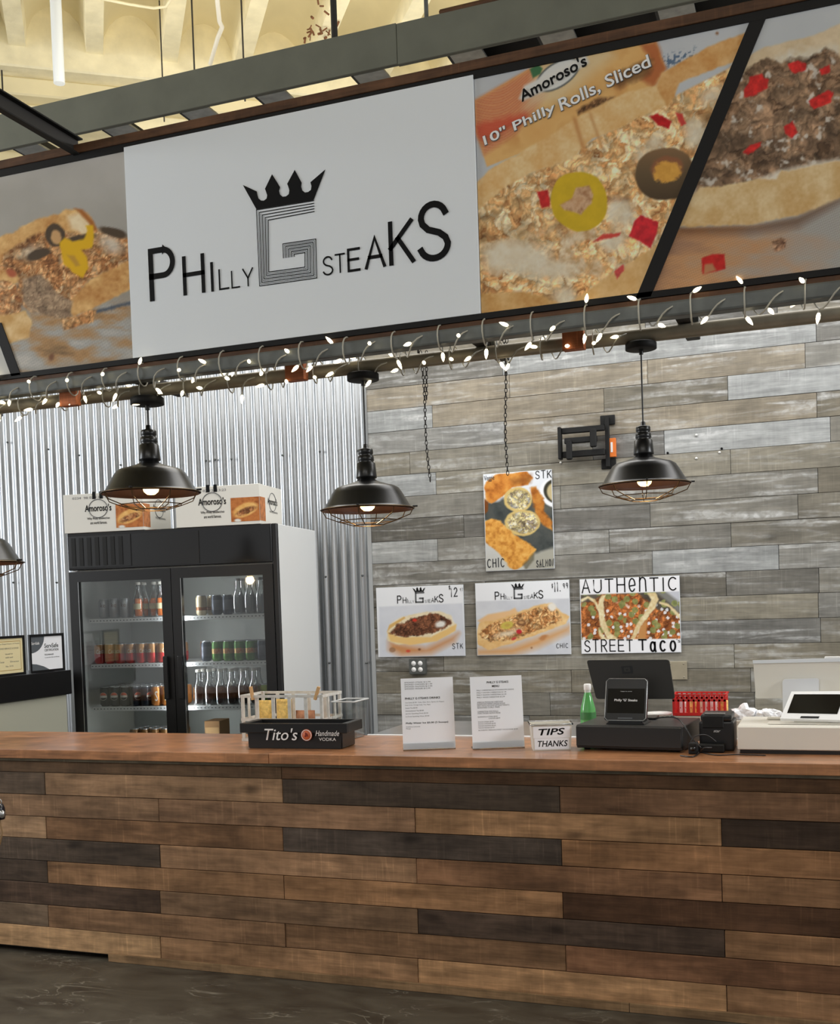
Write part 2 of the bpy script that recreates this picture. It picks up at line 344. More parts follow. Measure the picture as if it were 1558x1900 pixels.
# ------------------------------------------------------------------ structure
fl = MB().box(-14, 9, -12, 9, -.1, 0).build('floor', floor_mat()); tag(fl, kind='structure')
WY = 2.76
wb = empty('wall_back', (0, WY, 0), kind='structure')
box('sheathing', K['dark'], wb, -2.78, 3.5, .012, .12, 0, 3.45)
rowz = [3.4807-.1424*i for i in range(25)]          # plank row tops
joints = [(1201, 692), (1197, 603), (1350, 723), (1515, 750), (1355, 857), (1517, 891), (1206, 959), (1356, 1000), (1210, 1035), (1514, 621), (1232, 825),
 (1540, 796), (802, 776), (936, 805), (809, 901), (812, 1021), (945, 714), (932, 687), (1120, 741), (1347, 1085), (1519, 1080), (1518, 1130), (1522, 1170), (1362, 1219),
 (1060, 1263), (823, 1231), (1020, 1290), (1100, 848), (1040, 930), (1130, 1010), (1180, 1150), (900, 1080), (760, 1150), (1480, 940), (1400, 1310), (760, 845), (860, 960)]
J = {i: [] for i in range(len(rowz))}
for x, y in joints:
    p = at(x, y, WY-.012); i = int((rowz[0]-p.z)/.1424)
    if 0 <= i < len(rowz)-1: J[i].append(p.x)
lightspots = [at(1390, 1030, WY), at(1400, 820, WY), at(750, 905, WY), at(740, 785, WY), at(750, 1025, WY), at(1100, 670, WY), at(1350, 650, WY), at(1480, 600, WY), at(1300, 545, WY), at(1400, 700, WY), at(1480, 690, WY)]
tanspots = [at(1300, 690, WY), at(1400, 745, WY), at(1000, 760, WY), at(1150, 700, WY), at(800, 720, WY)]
random.seed(11)
for i in range(len(rowz)-1):
    zt = rowz[i]; zb = zt-.1424
    if zt < .1: break
    xs = sorted(J[i]); full = [-2.775]+xs+[3.4]; out = [full[0]]
    for a in full[1:]:
        while a-out[-1] > 1.9: out.append(out[-1]+random.uniform(.7, 1.4))
        if a-out[-1] > .12: out.append(a)
    out[-1] = 3.4
    for a, b in zip(out, out[1:]):
        g = .0012; pr = random.uniform(0, .004)
        o = MB().box(a+g-(a+b)/2, b-g-(a+b)/2, -.012-pr, .012, zb+g-(zb+zt)/2, zt-g-(zb+zt)/2).build('plank', W_wall, wb, ((a+b)/2, 0, (zb+zt)/2), .0012, 1)
        t = random.random(); c = np.array([102, 99, 92])*(1-t)+np.array([138, 136, 129])*t
        c = c+np.array([4, 1, -5])*random.uniform(-.6, 1.3)
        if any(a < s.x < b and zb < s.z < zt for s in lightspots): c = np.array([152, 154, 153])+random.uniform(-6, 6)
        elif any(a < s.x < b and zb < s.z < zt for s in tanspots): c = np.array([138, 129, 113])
        o.color = S(*np.clip(c, 0, 255))
for x, y in [(1041, 859), (1292, 808), (1292, 851), (1335, 840)]:
    p = at(x, y, WY); me = MB().lathe([(0, .004), (.006, .003), (.008, 0), (.008, -.008)], 10).mesh('screw_head')
    link('screw_head', me, wb, K['screw'], (p.x, -.018, p.z), (math.pi/2, 0, 0))
for x, y in [(1239, 841), (1339, 833)]:
    p = at(x, y, WY); me = MB().lathe([(0, .001), (.007, .001), (.007, -.004)], 10).mesh('screw_hole')
    link('screw_hole', me, wb, K['ink'], (p.x, -.017, p.z), (math.pi/2, 0, 0))
# corrugated wall
wl = empty('wall_left', (0, WY, 0), kind='structure')
box('backing', K['dark'], wl, -9.0, -2.785, .03, .1, 0, 3.45)
def corr(x0, x1, y0, ph=0):
    n = int((x1-x0)/.0677*14); V = []; Fc = []
    for i in range(n+1):
        x = x0+(x1-x0)*i/n; t = math.sin(2*math.pi*(x/.0677)+ph); t = math.copysign(abs(t)**.85, t)
        y = y0+.0075*t; V += [(x, y, .0), (x, y, 3.45)]
    Fc = [(2*i, 2*i+2, 2*i+3, 2*i+1) for i in range(n)]
    return MB().add(V, Fc, True).build('corrugated_sheet', M_zinc, wl)
xs = [-9.0, -7.9, -7.05, -6.2, -5.36, -4.69, -4.02, -3.74, -2.79]
xs = [-9.0, -7.6, -6.6, -5.72, -4.84, -4.43, -3.86, -3.42, -2.785]
for i, (a, b) in enumerate(zip(xs, xs[1:])): corr(a-.03, b, .004 if i % 2 else .001, (i % 2)*.5)
box('corner_strip', K['alu'], wl, -2.8, -2.772, -.02, .02, 0, 3.45)
for x, y in [(15, 821), (91, 834), (148, 845), (225, 863), (383, 855), (400, 853), (430, 852), (525, 845), (594, 838), (664, 836), (26, 1081), (106, 1081), (605, 1070), (673, 1068), (612, 1230), (681, 1230)]:
    p = at(x, y, WY); me = MB().lathe([(0, .006), (.005, .005), (.007, 0), (.007, -.008)], 8).mesh('sheet_screw')
    link('sheet_screw', me, wl, K['steel'], (p.x, -.011, p.z), (math.pi/2, 0, 0))
# building ceiling, turned 36.7 degrees against the booth
ANG = math.radians(36.7)
ce = empty('ceiling', (0, 0, 0), ANG, kind='structure')       # local x = across, local y = along the ribs
box('ceiling_slab', K['cream'], ce, -12, 9, -9, 6, 5.22, 5.35)
for k in range(-14, 16):
    b = -2.65+.449*k
    MB().prism([(b-.05, 4.95), (b+.05, 4.95), (b+.075, 5.23), (b-.075, 5.23)], -9, 4.0, 'y').build('rib', K['rib'], ce)
# arched infill between ribs
V = []; Fc = []
for k in range(-6, 9):
    x0 = -2.65+.449*k+.045; x1 = x0+.36; n0 = len(V)
    for j in range(9):
        t = j/8; V += [(x0+(x1-x0)*t, -9, 5.02+.19*math.sin(math.pi*t)**.6), (x0+(x1-x0)*t, 3.98, 5.02+.19*math.sin(math.pi*t)**.6)]
    Fc += [(n0+2*j, n0+2*j+1, n0+2*j+3, n0+2*j+2) for j in range(8)]
MB().add(V, Fc, True).build('vaulted_infill', K['cream'], ce)
box('cross_beam', K['rib'], ce, -12, 9, 3.97, 4.4, 4.83, 5.3, .01, 1)
box('beam_step', K['cream'], ce, -12, 9, 4.1, 4.6, 4.72, 4.83, .01, 1)
box('beam_soffit', K['rib'], ce, -12, 9, 4.22, 4.7, 4.6, 4.72, .01, 1)
wf = box('wall_far', K['cream'], None, -12, 9, 4.7, 4.85, 3.52, 5.3); wf.rotation_euler = (0, 0, ANG); tag(wf, kind='structure')
tr = box('trim_1', K['white'], None, -12, 9, 4.66, 4.7, 4.42, 4.47); tr.rotation_euler = (0, 0, ANG); tag(tr, kind='structure')
pp = MB(); rp = random.Random(5)
for i in range(26):
    x = -.93+rp.gauss(0, .05); y = 3.35+rp.gauss(0, .1); a = rp.random()*6; r_ = rp.uniform(.012, .035)
    pp.tube([(x, y, 4.94), (x+r_*math.cos(a), y+r_*math.sin(a), 4.93-rp.uniform(0, .02))], rp.uniform(.003, .008), 5)
o = pp.build('peeling_paint', mat('rusty_flakes', (112, 72, 44), .9), ce); o['kind'] = 'stuff'
# ------------------------------------------------------------------ hall services
def pipe(name, pts, r, m, label, cat, n=12):
    return tag(MB().tube(pts, r, n).build(name, m), label, cat)
CA = Matrix.Rotation(ANG, 3, 'Z')
def cl(x, y, z): return CA@Vector((x, y, z))
p = atz(110, 155, 4.45); pt = [p+Vector((0, 0, .02)), p+Vector((0, 0, .03))]
q = at(110, 0, p.y)
pipe('white_pipe', [p, p+Vector((0, 0, .9))], .031, K['white'], 'thick white vertical pipe under the cream ceiling, top left', 'pipe')
P = [atz(x, y, 4.93) for x, y in [(180, -4), (240, 8), (285, 15), (308, 12), (322, -8)]]
pipe('bent_conduit', P, .008, K['rib'], 'thin bent conduit running across the cream ceiling ribs', 'conduit')
P = [atz(x, y, 4.9) for x, y in [(402, -10), (407, 40), (412, 50), (404, 70), (390, 118)]]
pipe('kinked_conduit', P, .013, K['offw'], 'pale conduit with a kink, hanging in front of the slanting ceiling ribs', 'conduit')
for (x0, y0, x1, y1, r, lab) in [(302, 30, 302, 160, .004, 'thin hanger rod, leftmost of those above the grey girder'), (358, -5, 361, 140, .005, 'thin dark hanger rod, second above the grey girder'),
      (450, -5, 452, 120, .005, 'thin dark hanger rod right of the kinked conduit'), (4, 20, 5, 170, .005, 'thin hanger rod at the far left edge over the girder')]:
    b = at(x1, y1, 1.6); t = at(x0, y0, 1.6)
    pipe('hanger_rod', [b-Vector((0, 0, .2)), b+Vector((0, 0, 5.0-b.z))], r, K['dark'], lab, 'rod', 8)
b = at(622, 60, .56); pipe('support_post', [Vector((b.x, .55, 3.9)), Vector((b.x, .55, 5.0))], .014, K['dark'], 'thick dark post rising from the top of the grey girder', 'post', 10)
b = at(792, 20, .56); pipe('support_post', [Vector((b.x, .55, 3.9)), Vector((b.x, .55, 5.0))], .009, K['steel'], 'slim grey rod rising beside the round concrete column', 'post', 10)
# round column behind the booth
b = at(747, 60, 4.2); tag(MB().lathe([(.15, 0), (.15, 5.2)], 28, (b.x, 4.2, 0)).build('concrete_column', K['conc']), 'round grey concrete column behind the girder', 'column')
# kiosk frame: girder with purlins
gd = empty('roof_girder', (0, .5, 3.791), 0, 'long grey painted girder above the menu sign, in two lengths', 'girder')
xj = at(735, 60, .5).x
for a, b_, dz in ((-6.5, xj-.001, 0), (xj+.001, 2.5, -.004)):
    g = box('girder_length', K['girder'], gd, a, b_, 0, .012, dz, .17+dz, .002, 1)
    box('flange', K['girder'], g, a, b_, .0121, .022, dz, .008+dz)
    box('flange', K['girder'], g, a, b_, .0121, .07, .158+dz, .17+dz)
pf = empty('roof_purlins', (0, .523, 3.79), 0, 'row of galvanised purlins running back from the grey girder', 'purlins')
for x in (-3.283, -2.818, -2.437, -2.089, -1.669, -1.278, -.935, -.511, -.05, .4, -3.75, -4.2):
    x = x*4.5/4.02
    o = MB().box(x, x+.012, 0, 2.1, .0, .13).build('purlin', K['dark'], pf); MB().box(x+.012, x+.15, 0, 2.1, .0, .01).build('underside', K['galv'], o)
b = at(845, 100, .58); dr = box('dark_roof_panel', K['dkroof'], None, b.x*1.0, 2.5, .525, 2.6, 3.921, 3.94); tag(dr, 'dark roof panel resting on the purlins at the right', 'roof panel')
pa = at(812, 17, .5); lb = MB().tube([(pa.x, .53, 3.972), (pa.x+2.5, .53, 3.985)], .018, 4).build('timber_offcut', W_brown); tag(lb, 'brown length of timber lying on top of the girder', 'timber')
# steel beam coming towards the camera, left
sb = empty('steel_beam', (-2.925, 0.0, 3.44), 0, 'dark steel channel beam running from the sign top towards the viewer, upper left', 'steel beam')
box('web', K['dark'], sb, 0, .006, -5.0, .02, .006, .069); box('top_flange', K['blackm'], sb, 0, .03, -5.0, .02, .069, .075); box('bottom_flange', K['blackm'], sb, 0, .03, -5.0, .02, 0, .006)
# ------------------------------------------------------------------ overhead sign
sg = empty('menu_sign', (0, 0, 0), 0, 'wide overhead sign with steak lettering and sandwich pictures in a black frame', 'sign')
SX0, SX1 = -4.6, 1.2; ZB, ZT = 2.566, 3.416
xw0, xw1 = -2.674, -1.161
box('backing_board', K['frame'], sg, SX0, SX1, .012, .03, ZB-.02, ZT+.03)
box('top_frame', K['frame'], sg, SX0, SX1, -.006, .012, ZT, ZT+.0295); box('bottom_frame', K['frame'], sg, SX0, SX1, -.006, .012, ZB-.022, ZB)
box('timber_rail', W_brown, sg, SX0, SX1, -.012, .04, ZT+.03, ZT+.066, .002, 1); box('timber_rail', W_brown, sg, SX0, SX1, .0, .03, ZB-.045, ZB-.0225, .001, 1)
wp = box('white_panel', K['white'], sg, xw0, xw1, -.009, .0115, ZB-.001, ZT+.014, .001, 1); wp['label'] = 'plain white centre panel'
# --- picture painters (coordinates in photo pixels, fixed to the panel they are printed on)
def paint_left(P):
    X, Y = P[:, 0], P[:, 1]
    C = ramp(np.clip((Y-300)/330, 0, 1)+.3*(fbm(P, 60, 5)-.5), [(186, 182, 176), (164, 160, 152), (150, 144, 134)])
    m = polym(P, [(-200, 640), (60, 575), (245, 560), (260, 670), (40, 695), (-200, 740)], 14)
    foil = ramp(fbm(P*np.array([.6, 1.6]), 30, 8)*1.2-.1, [(112, 92, 70), (178, 140, 98), (172, 170, 166), (206, 200, 190)])
    foil = foil*(1+.07*np.sin((X*.55+Y*.9)*1.1)*np.sin((X*.9-Y*.5)*1.1))[:, None]
    C = mix(C, foil, m)
    C = mix(C, (92, 98, 108), polym(P, [(180, 577), (246, 560), (246, 566), (182, 583)], 2, 2, 5))
    bun = bread(P, (186, 128, 70), (238, 196, 132), 2, 26)
    C = mix(C, bun, polym(P, [(-60, 470), (5, 442), (60, 415), (125, 392), (152, 389), (172, 405), (186, 430), (180, 470), (60, 520), (-60, 560)], 2, 4, 14))
    C = mix(C, bread(P, (226, 196, 150), (244, 224, 186), 4, 18), polym(P, [(128, 402), (150, 396), (168, 410), (180, 432), (160, 440), (135, 425)], 5, 3))
    # crust edge
    C = mix(C, (170, 104, 52), polym(P, [(140, 388), (156, 390), (176, 412), (188, 436), (182, 440), (168, 414), (150, 396)], 2.5, 1.5))
    C = mix(C, crumbs(P, 9, [(96, 60, 36), (166, 112, 68), (206, 160, 112), (222, 196, 158)], 3), polym(P, [(10, 475), (60, 440), (110, 425), (160, 440), (200, 425), (242, 445), (242, 490), (170, 520), (140, 560), (60, 580), (40, 560), (35, 510), (0, 500)], 3, 5))
    C = mix(C, (222, 214, 200), ellm(P, 210, 455, 22, 14, 30, 8, 5)*.8); C = mix(C, (220, 208, 188), ellm(P, 60, 470, 18, 9, -25, 8, 5)*.7)
    C = mix(C, bun*1.0, polym(P, [(135, 560), (170, 520), (242, 485), (246, 538), (180, 572), (140, 590), (128, 575)], 2, 3))
    C = mix(C, crumbs(P, 7, [(120, 96, 76), (160, 134, 108), (186, 160, 130)], 8, .45), polym(P, [(45, 520), (80, 510), (110, 545), (138, 560), (134, 590), (118, 594), (60, 578), (46, 560)], 2.5, 3))
    C = mix(C, crumbs(P, 8, [(150, 98, 56), (206, 156, 104), (232, 196, 150)], 5), polym(P, [(118, 592), (150, 588), (168, 575), (182, 578), (176, 598), (150, 606), (122, 614)], 2, 3))
    # lower left half sandwich
    C = mix(C, bread(P, (206, 160, 98), (240, 210, 158), 12, 22), polym(P, [(-90, 600), (20, 580), (52, 578), (62, 600), (58, 628), (15, 640), (-90, 660)], 2, 3))
    C = mix(C, crumbs(P, 9, [(120, 74, 42), (190, 136, 88), (224, 190, 146)], 6), polym(P, [(-90, 540), (0, 522), (34, 528), (46, 562), (40, 580), (0, 588), (-90, 600)], 2, 4))
    # olives, pepper
    for (x, y, rx, ry, a) in [(106, 438, 18, 22, -10), (75, 474, 24, 9, -18), (155, 443, 26, 6, -8), (214, 433, 26, 8, 15)]:
        m = ellm(P, x, y, rx, ry, a, 1.5, 2); C = mix(C, (84, 70, 56), m)
        if rx < 20: C = mix(C, (206, 162, 112), ellm(P, x+2, y+4, rx*.5, ry*.62, a, 1.5, 2))
    C = mix(C, (226, 178, 36), polym(P, [(114, 452), (122, 442), (140, 450), (158, 446), (166, 430), (162, 420), (176, 420), (178, 438), (174, 462), (154, 466), (166, 480), (168, 500), (156, 517), (140, 508), (122, 490)], 2, 2))
    C = mix(C, (196, 150, 60), polym(P, [(128, 474), (142, 476), (152, 494), (144, 496)], 2, 1))
    C = mix(C, (180, 96, 66), ellm(P, 25, 508, 10, 7, 30, 2, 2)); C = mix(C, (128, 90, 66), ellm(P, 99, 664, 5, 7, 20, 2, 2))
    # neighbouring picture at the lower left, below the slanting bar
    C = mix(C, (196, 196, 192), polym(P, [(-300, 400), (0, 612), (37, 705), (-300, 760)], 1))
    return C
def paint_right(P):
    X, Y = P[:, 0], P[:, 1]
    xb = 1405+(X*0+ (Y-42)*(1195-1405)/(548-42))
    left = np.clip((xb-X)/2+.5, 0, 1)
    # ---- picture B
    C = ramp(fbm(P, 120, 3), [(184, 188, 194), (206, 208, 210)])+0*P[:, :1]
    t = np.clip((fbm(P, 4, 6, 2)-.52)*9, 0, 1)*polym(P, [(1222, 108), (1290, 92), (1300, 112), (1240, 128)], 6)
    C = mix(C, (96, 116, 140), t)
    C = mix(C, (150, 110, 80), ellm(P, 1331, 65, 3, 3, 0, 1.5, 1))
    pk = polym(P, [(881, 190), (980, 132), (1010, 118), (1218, 80), (1236, 130), (1212, 170), (1060, 250), (905, 312), (882, 240)], 1.5)
    C = mix(C, ramp(fbm(P, 50, 21)*1.4-.2, [(206, 146, 84), (228, 182, 116), (222, 170, 104)]), pk)
    st = .5+.5*np.sin((Y*1.0+X*.32-40*np.exp(-((X-930)/60)**2))*.62)
    redp = polym(P, [(881, 190), (985, 132), (1015, 180), (960, 250), (900, 290), (882, 240)], 6)
    C = mix(C, ramp(st*.8+.3*fbm(P, 12, 2), [(222, 166, 116), (206, 120, 84), (214, 150, 108)]), redp)
    C = mix(C, (206, 84, 62), redp*polym(P, [(881, 235), (975, 212), (985, 225), (900, 262), (884, 262)], 7, 5)*.8)
    C = mix(C, (224, 206, 168), polym(P, [(1000, 118), (1130, 92), (1140, 108), (1040, 190), (975, 205)], 12)*.7)
    C = mix(C, (176, 96, 56), polym(P, [(1186, 84), (1218, 80), (1236, 130), (1214, 165), (1190, 150), (1212, 120)], 5, 4)*.85)
    C = mix(C, (104, 72, 46), polym(P, [(1160, 130), (1210, 112), (1208, 140), (1150, 168), (1140, 160)], 5, 5)*.7)
    C = mix(C, crumbs(P, 7, [(84, 60, 40), (128, 92, 60), (170, 130, 90)], 4), polym(P, [(1070, 208), (1112, 184), (1142, 182), (1120, 198), (1074, 216)], 3, 3))
    C = mix(C, (70, 116, 78), polym(P, [(984, 131), (1000, 122), (1008, 130), (1004, 140), (990, 148)], 1.5))
    lg = ellm(P, 1036, 142, 46, 23, -33, 1.2); C = mix(C, (92, 96, 96), lg); C = mix(C, (222, 222, 218), ellm(P, 1036, 142, 43, 20, -33, 1.2))
    C = mix(C, (226, 224, 218), polym(P, [(964, 186), (974, 162), (1088, 104), (1094, 120), (1010, 172), (972, 190)], 3))
    # meat body
    body = polym(P, [(884, 360), (1000, 318), (1235, 190), (1352, 130), (1420, 60), (1420, 560), (890, 590)], 2)
    G = crumbs(P, 15, [(150, 96, 56), (204, 150, 96), (226, 184, 128), (242, 222, 184), (214, 164, 108)], 13, .55)
    G = G*(.84+.34*fbm(P, 45, 31))[:, None]
    C = mix(C, G, body)
    ch = np.clip((fbm(P, 42, 41, 3)-.55)*8, 0, 1)*polym(P, [(900, 440), (1050, 430), (1130, 380), (1160, 500), (1060, 560), (900, 560)], 18)
    C = mix(C, ramp(fbm(P, 9, 42)*1.4-.2, [(190, 150, 104), (244, 232, 208)]), ch*.85)
    for (x, y, rx, ry, a) in [(1152, 398, 26, 28, 0), (1138, 450, 26, 18, -20), (962, 480, 60, 24, -12), (1010, 498, 50, 20, 8), (1215, 270, 14, 18, 40), (1320, 180, 22, 14, -30), (1290, 250, 20, 26, -10), (930, 470, 32, 18, -15), (1050, 560, 22, 26, 0), (1188, 290, 12, 10, 0)]:
        C = mix(C, ramp(fbm(P, 10, int(x)), [(222, 204, 172), (240, 234, 218)]), ellm(P, x, y, rx, ry, a, 9, 7, 16)*.85)
    # buns
    up = polym(P, [(878, 352), (906, 318), (960, 290), (1030, 250), (1062, 226), (1110, 200), (1170, 172), (1222, 160), (1242, 178), (1240, 196), (1150, 240), (1098, 262), (1060, 300), (1000, 318), (940, 348), (884, 396)], 2, 3, 20)
    C = mix(C, bread(P+0, (222, 170, 104), (238, 212, 162), 51, 46), up)
    cr = np.exp(-((X-1075-(Y-250)*.3)/5)**2)*polym(P, [(1060, 220), (1100, 215), (1110, 275), (1075, 300)], 5); C = mix(C, (196, 134, 78), cr*.7)
    cr = np.exp(-((X-1105-(Y-240)*.35)/4)**2)*polym(P, [(1080, 215), (1120, 205), (1130, 275), (1095, 290)], 5); C = mix(C, (200, 140, 84), cr*.6)
    C = mix(C, bread(P, (206, 148, 84), (232, 190, 132), 61, 30), polym(P, [(1218, 160), (1228, 138), (1262, 118), (1310, 92), (1392, 60), (1415, 50), (1400, 92), (1362, 118), (1300, 140), (1262, 158), (1240, 205)], 2, 3, 18))
    C = mix(C, bread(P, (200, 148, 84), (226, 186, 128), 71, 26), polym(P, [(884, 548), (960, 542), (1010, 552), (1040, 566), (1060, 560), (1040, 590), (884, 600)], 3, 4))
    C = mix(C, bread(P, (214, 166, 102), (234, 196, 140), 72, 26), polym(P, [(1060, 562), (1120, 520), (1200, 470), (1240, 440), (1240, 520), (1150, 558), (1060, 582)], 3, 4))
    # reds
    for pts, c in [([(1178, 412), (1190, 402), (1222, 414), (1220, 432), (1208, 462), (1180, 446), (1168, 440)], (196, 44, 52)), ([(998, 358), (1018, 354), (1022, 386), (1006, 388)], (186, 46, 44)),
                   ([(1206, 218), (1222, 214), (1246, 228), (1242, 242), (1222, 236)], (176, 32, 34)), ([(1254, 212), (1266, 214), (1274, 232), (1264, 236)], (204, 70, 62)), ([(1100, 452), (1120, 436), (1152, 434), (1150, 440), (1112, 448)], (206, 76, 66)),
                   ([(1140, 505), (1158, 492), (1160, 500), (1146, 520)], (200, 80, 76))]:
        m = polym(P, pts, 1.5, 2, 6); C = mix(C, np.array(c)*(.85+.4*fbm(P, 8, 5))[:, None], m)
    # pepper ring and olive ring
    m = ellm(P, 1075, 376, 52, 56, 0, 1.5, 4, 40)
    C = mix(C, np.array((212, 178, 44))*(.94+.12*fbm(P, 16, 9))[:, None], m)
    st = polym(P, [(1040, 382), (1062, 370), (1070, 350), (1094, 346), (1102, 362), (1098, 380), (1086, 392), (1080, 402), (1064, 396), (1048, 392)], 2, 2)
    C = mix(C, ramp(fbm(P, 12, 4), [(150, 98, 60), (214, 176, 140), (186, 130, 84)]), st)
    m = ellm(P, 1234, 325, 56, 49, -12, 1.5, 3, 30); C = mix(C, ramp(np.clip((Y-280)/90, 0, 1), [(134, 104, 74), (104, 86, 62), (82, 66, 48)]), m)
    C = mix(C, (146, 96, 66), ellm(P, 1238, 315, 30, 23, -12, 3, 3)); C = mix(C, ramp(fbm(P, 8, 2), [(206, 150, 66), (232, 176, 84)]), ellm(P, 1238, 322, 26, 20, -8, 2, 7, 8))
    # ---- picture D (right of the bar)
    D = ramp(fbm(P, 140, 4), [(184, 188, 192), (204, 206, 208)])+0*P[:, :1]
    D = mix(D, bread(P, (206, 182, 146), (228, 208, 176), 81, 40), polym(P, [(1280, 160), (1385, 110), (1420, 90), (1500, 72), (1562, 46), (1760, 24), (1850, 90), (1880, 200), (1840, 300), (1562, 400), (1200, 400)], 2, 3, 20))
    D = mix(D, ramp(fbm(P, 14, 14), [(226, 222, 214), (214, 196, 160)]), polym(P, [(1350, 200), (1400, 130), (1480, 95), (1560, 90), (1560, 130), (1420, 200)], 8, 10))
    meat = polym(P, [(1285, 330), (1330, 230), (1362, 160), (1385, 130), (1420, 112), (1450, 120), (1500, 108), (1535, 92), (1562, 118), (1700, 92), (1790, 150), (1805, 230), (1740, 280), (1562, 300), (1500, 318), (1400, 340), (1340, 356), (1290, 372)], 2.5, 8, 18)
    G = crumbs(P, 19, [(70, 52, 38), (118, 92, 70), (156, 126, 100), (124, 100, 78), (186, 158, 132)], 33, .8)*(.72+.5*fbm(P, 34, 8))[:, None]
    D = mix(D, G, meat)
    wsp = np.clip((fbm(P, 16, 99, 3)-.66)*9, 0, 1); D = mix(D, (222, 216, 206), wsp*meat*.8)
    for pts in [[(1462, 122), (1480, 116), (1496, 122), (1494, 134), (1474, 140), (1464, 132)], [(1380, 170), (1392, 152), (1410, 144), (1426, 150), (1424, 166), (1396, 182), (1382, 184)], [(1500, 190), (1536, 170), (1546, 176), (1540, 194), (1508, 206)],
                [(1454, 238), (1470, 228), (1480, 248), (1468, 260), (1456, 250)], [(1378, 286), (1392, 272), (1412, 266), (1412, 274), (1388, 290)], [(1520, 132), (1538, 124), (1540, 138), (1524, 142)], [(1390, 146), (1414, 140), (1416, 148), (1392, 156)]]:
        D = mix(D, np.array((200, 48, 44))*(.78+.5*fbm(P, 7, 5))[:, None], polym(P, pts, 1.5, 2, 6))
    D = mix(D, (232, 222, 206), polym(P, [(1370, 350), (1450, 318), (1540, 300), (1560, 296), (1560, 306), (1450, 330), (1440, 340)], 5, 4))
    sf = ramp(np.clip((X-1200)/360+(fbm(P*np.array([.3, 1]), 24, 12)-.5)*.9, 0, 1), [(164, 126, 100), (196, 148, 106), (176, 158, 142), (168, 164, 158)])
    sf = sf*(1+.05*np.sin((X*.45+Y)*1.3)+.05*np.sin((X-Y*.4)*1.4))[:, None]
    D = mix(D, sf, polym(P, [(1200, 428), (1300, 424), (1400, 420), (1480, 405), (1562, 370), (2300, 250), (2300, 620), (1180, 620)], 3))
    D = mix(D, (92, 58, 38), polym(P, [(1255, 420), (1400, 420), (1480, 402), (1562, 366), (1562, 376), (1480, 424), (1390, 436), (1260, 440)], 9)*.55)
    D = mix(D, bread(P, (206, 166, 108), (232, 208, 164), 91, 34), polym(P, [(1240, 424), (1262, 385), (1300, 350), (1340, 347), (1400, 336), (1440, 334), (1450, 320), (1470, 318), (1560, 300), (1800, 252), (1880, 205), (1860, 280), (1780, 325), (1562, 366), (1480, 402), (1400, 418), (1320, 422)], 2, 3))
    D = mix(D, np.array((196, 44, 40))*(.85+.3*fbm(P, 7, 3))[:, None], polym(P, [(1302, 482), (1322, 474), (1344, 474), (1346, 500), (1330, 506), (1304, 510)], 1.5, 1.5)); D = mix(D, (186, 130, 92), polym(P, [(1308, 494), (1322, 490), (1330, 504), (1306, 510)], 2, 2))
    D = mix(D, crumbs(P, 7, [(90, 62, 44), (150, 110, 84), (196, 160, 130)], 9), polym(P, [(1432, 450), (1448, 442), (1458, 448), (1456, 464), (1438, 470)], 2, 3))
    return C*left[:, None]+D*(1-left[:, None])
o = picture('sandwich_picture', sg, (-4.2, .0115, ZB), (xw0-.002, .0115, ZB), (-4.2, .0115, ZT), 2.2, paint_left, .013); o['label'] = 'printed halved chicken sandwich on foil'
o = picture('sandwich_picture', sg, (xw1+.002, .0115, ZB), (.75, .0115, ZB), (xw1+.002, .0115, ZT), 2.0, paint_right, .013); o['label'] = 'printed chicken and steak sandwiches'
def bar(a, b, w):
    A = at(*a, -.004); B = at(*b, -.004); d = Vector((w/2, 0, 0))
    MB().prism([(A.x-w/2, A.z), (A.x+w/2, A.z), (B.x+w/2, B.z), (B.x-w/2, B.z)], -.006, .011, 'y').build('slanting_bar', K['frame'], sg)
bar((1405, 38), (1193, 552), .052); bar((-6, 600), (30, 697), .05)
def arcp(cx, cy, rx, ry, a0, a1, n=14): return [(cx+rx*math.cos(math.radians(a0+(a1-a0)*i/n)), cy+ry*math.sin(math.radians(a0+(a1-a0)*i/n))) for i in range(n+1)]
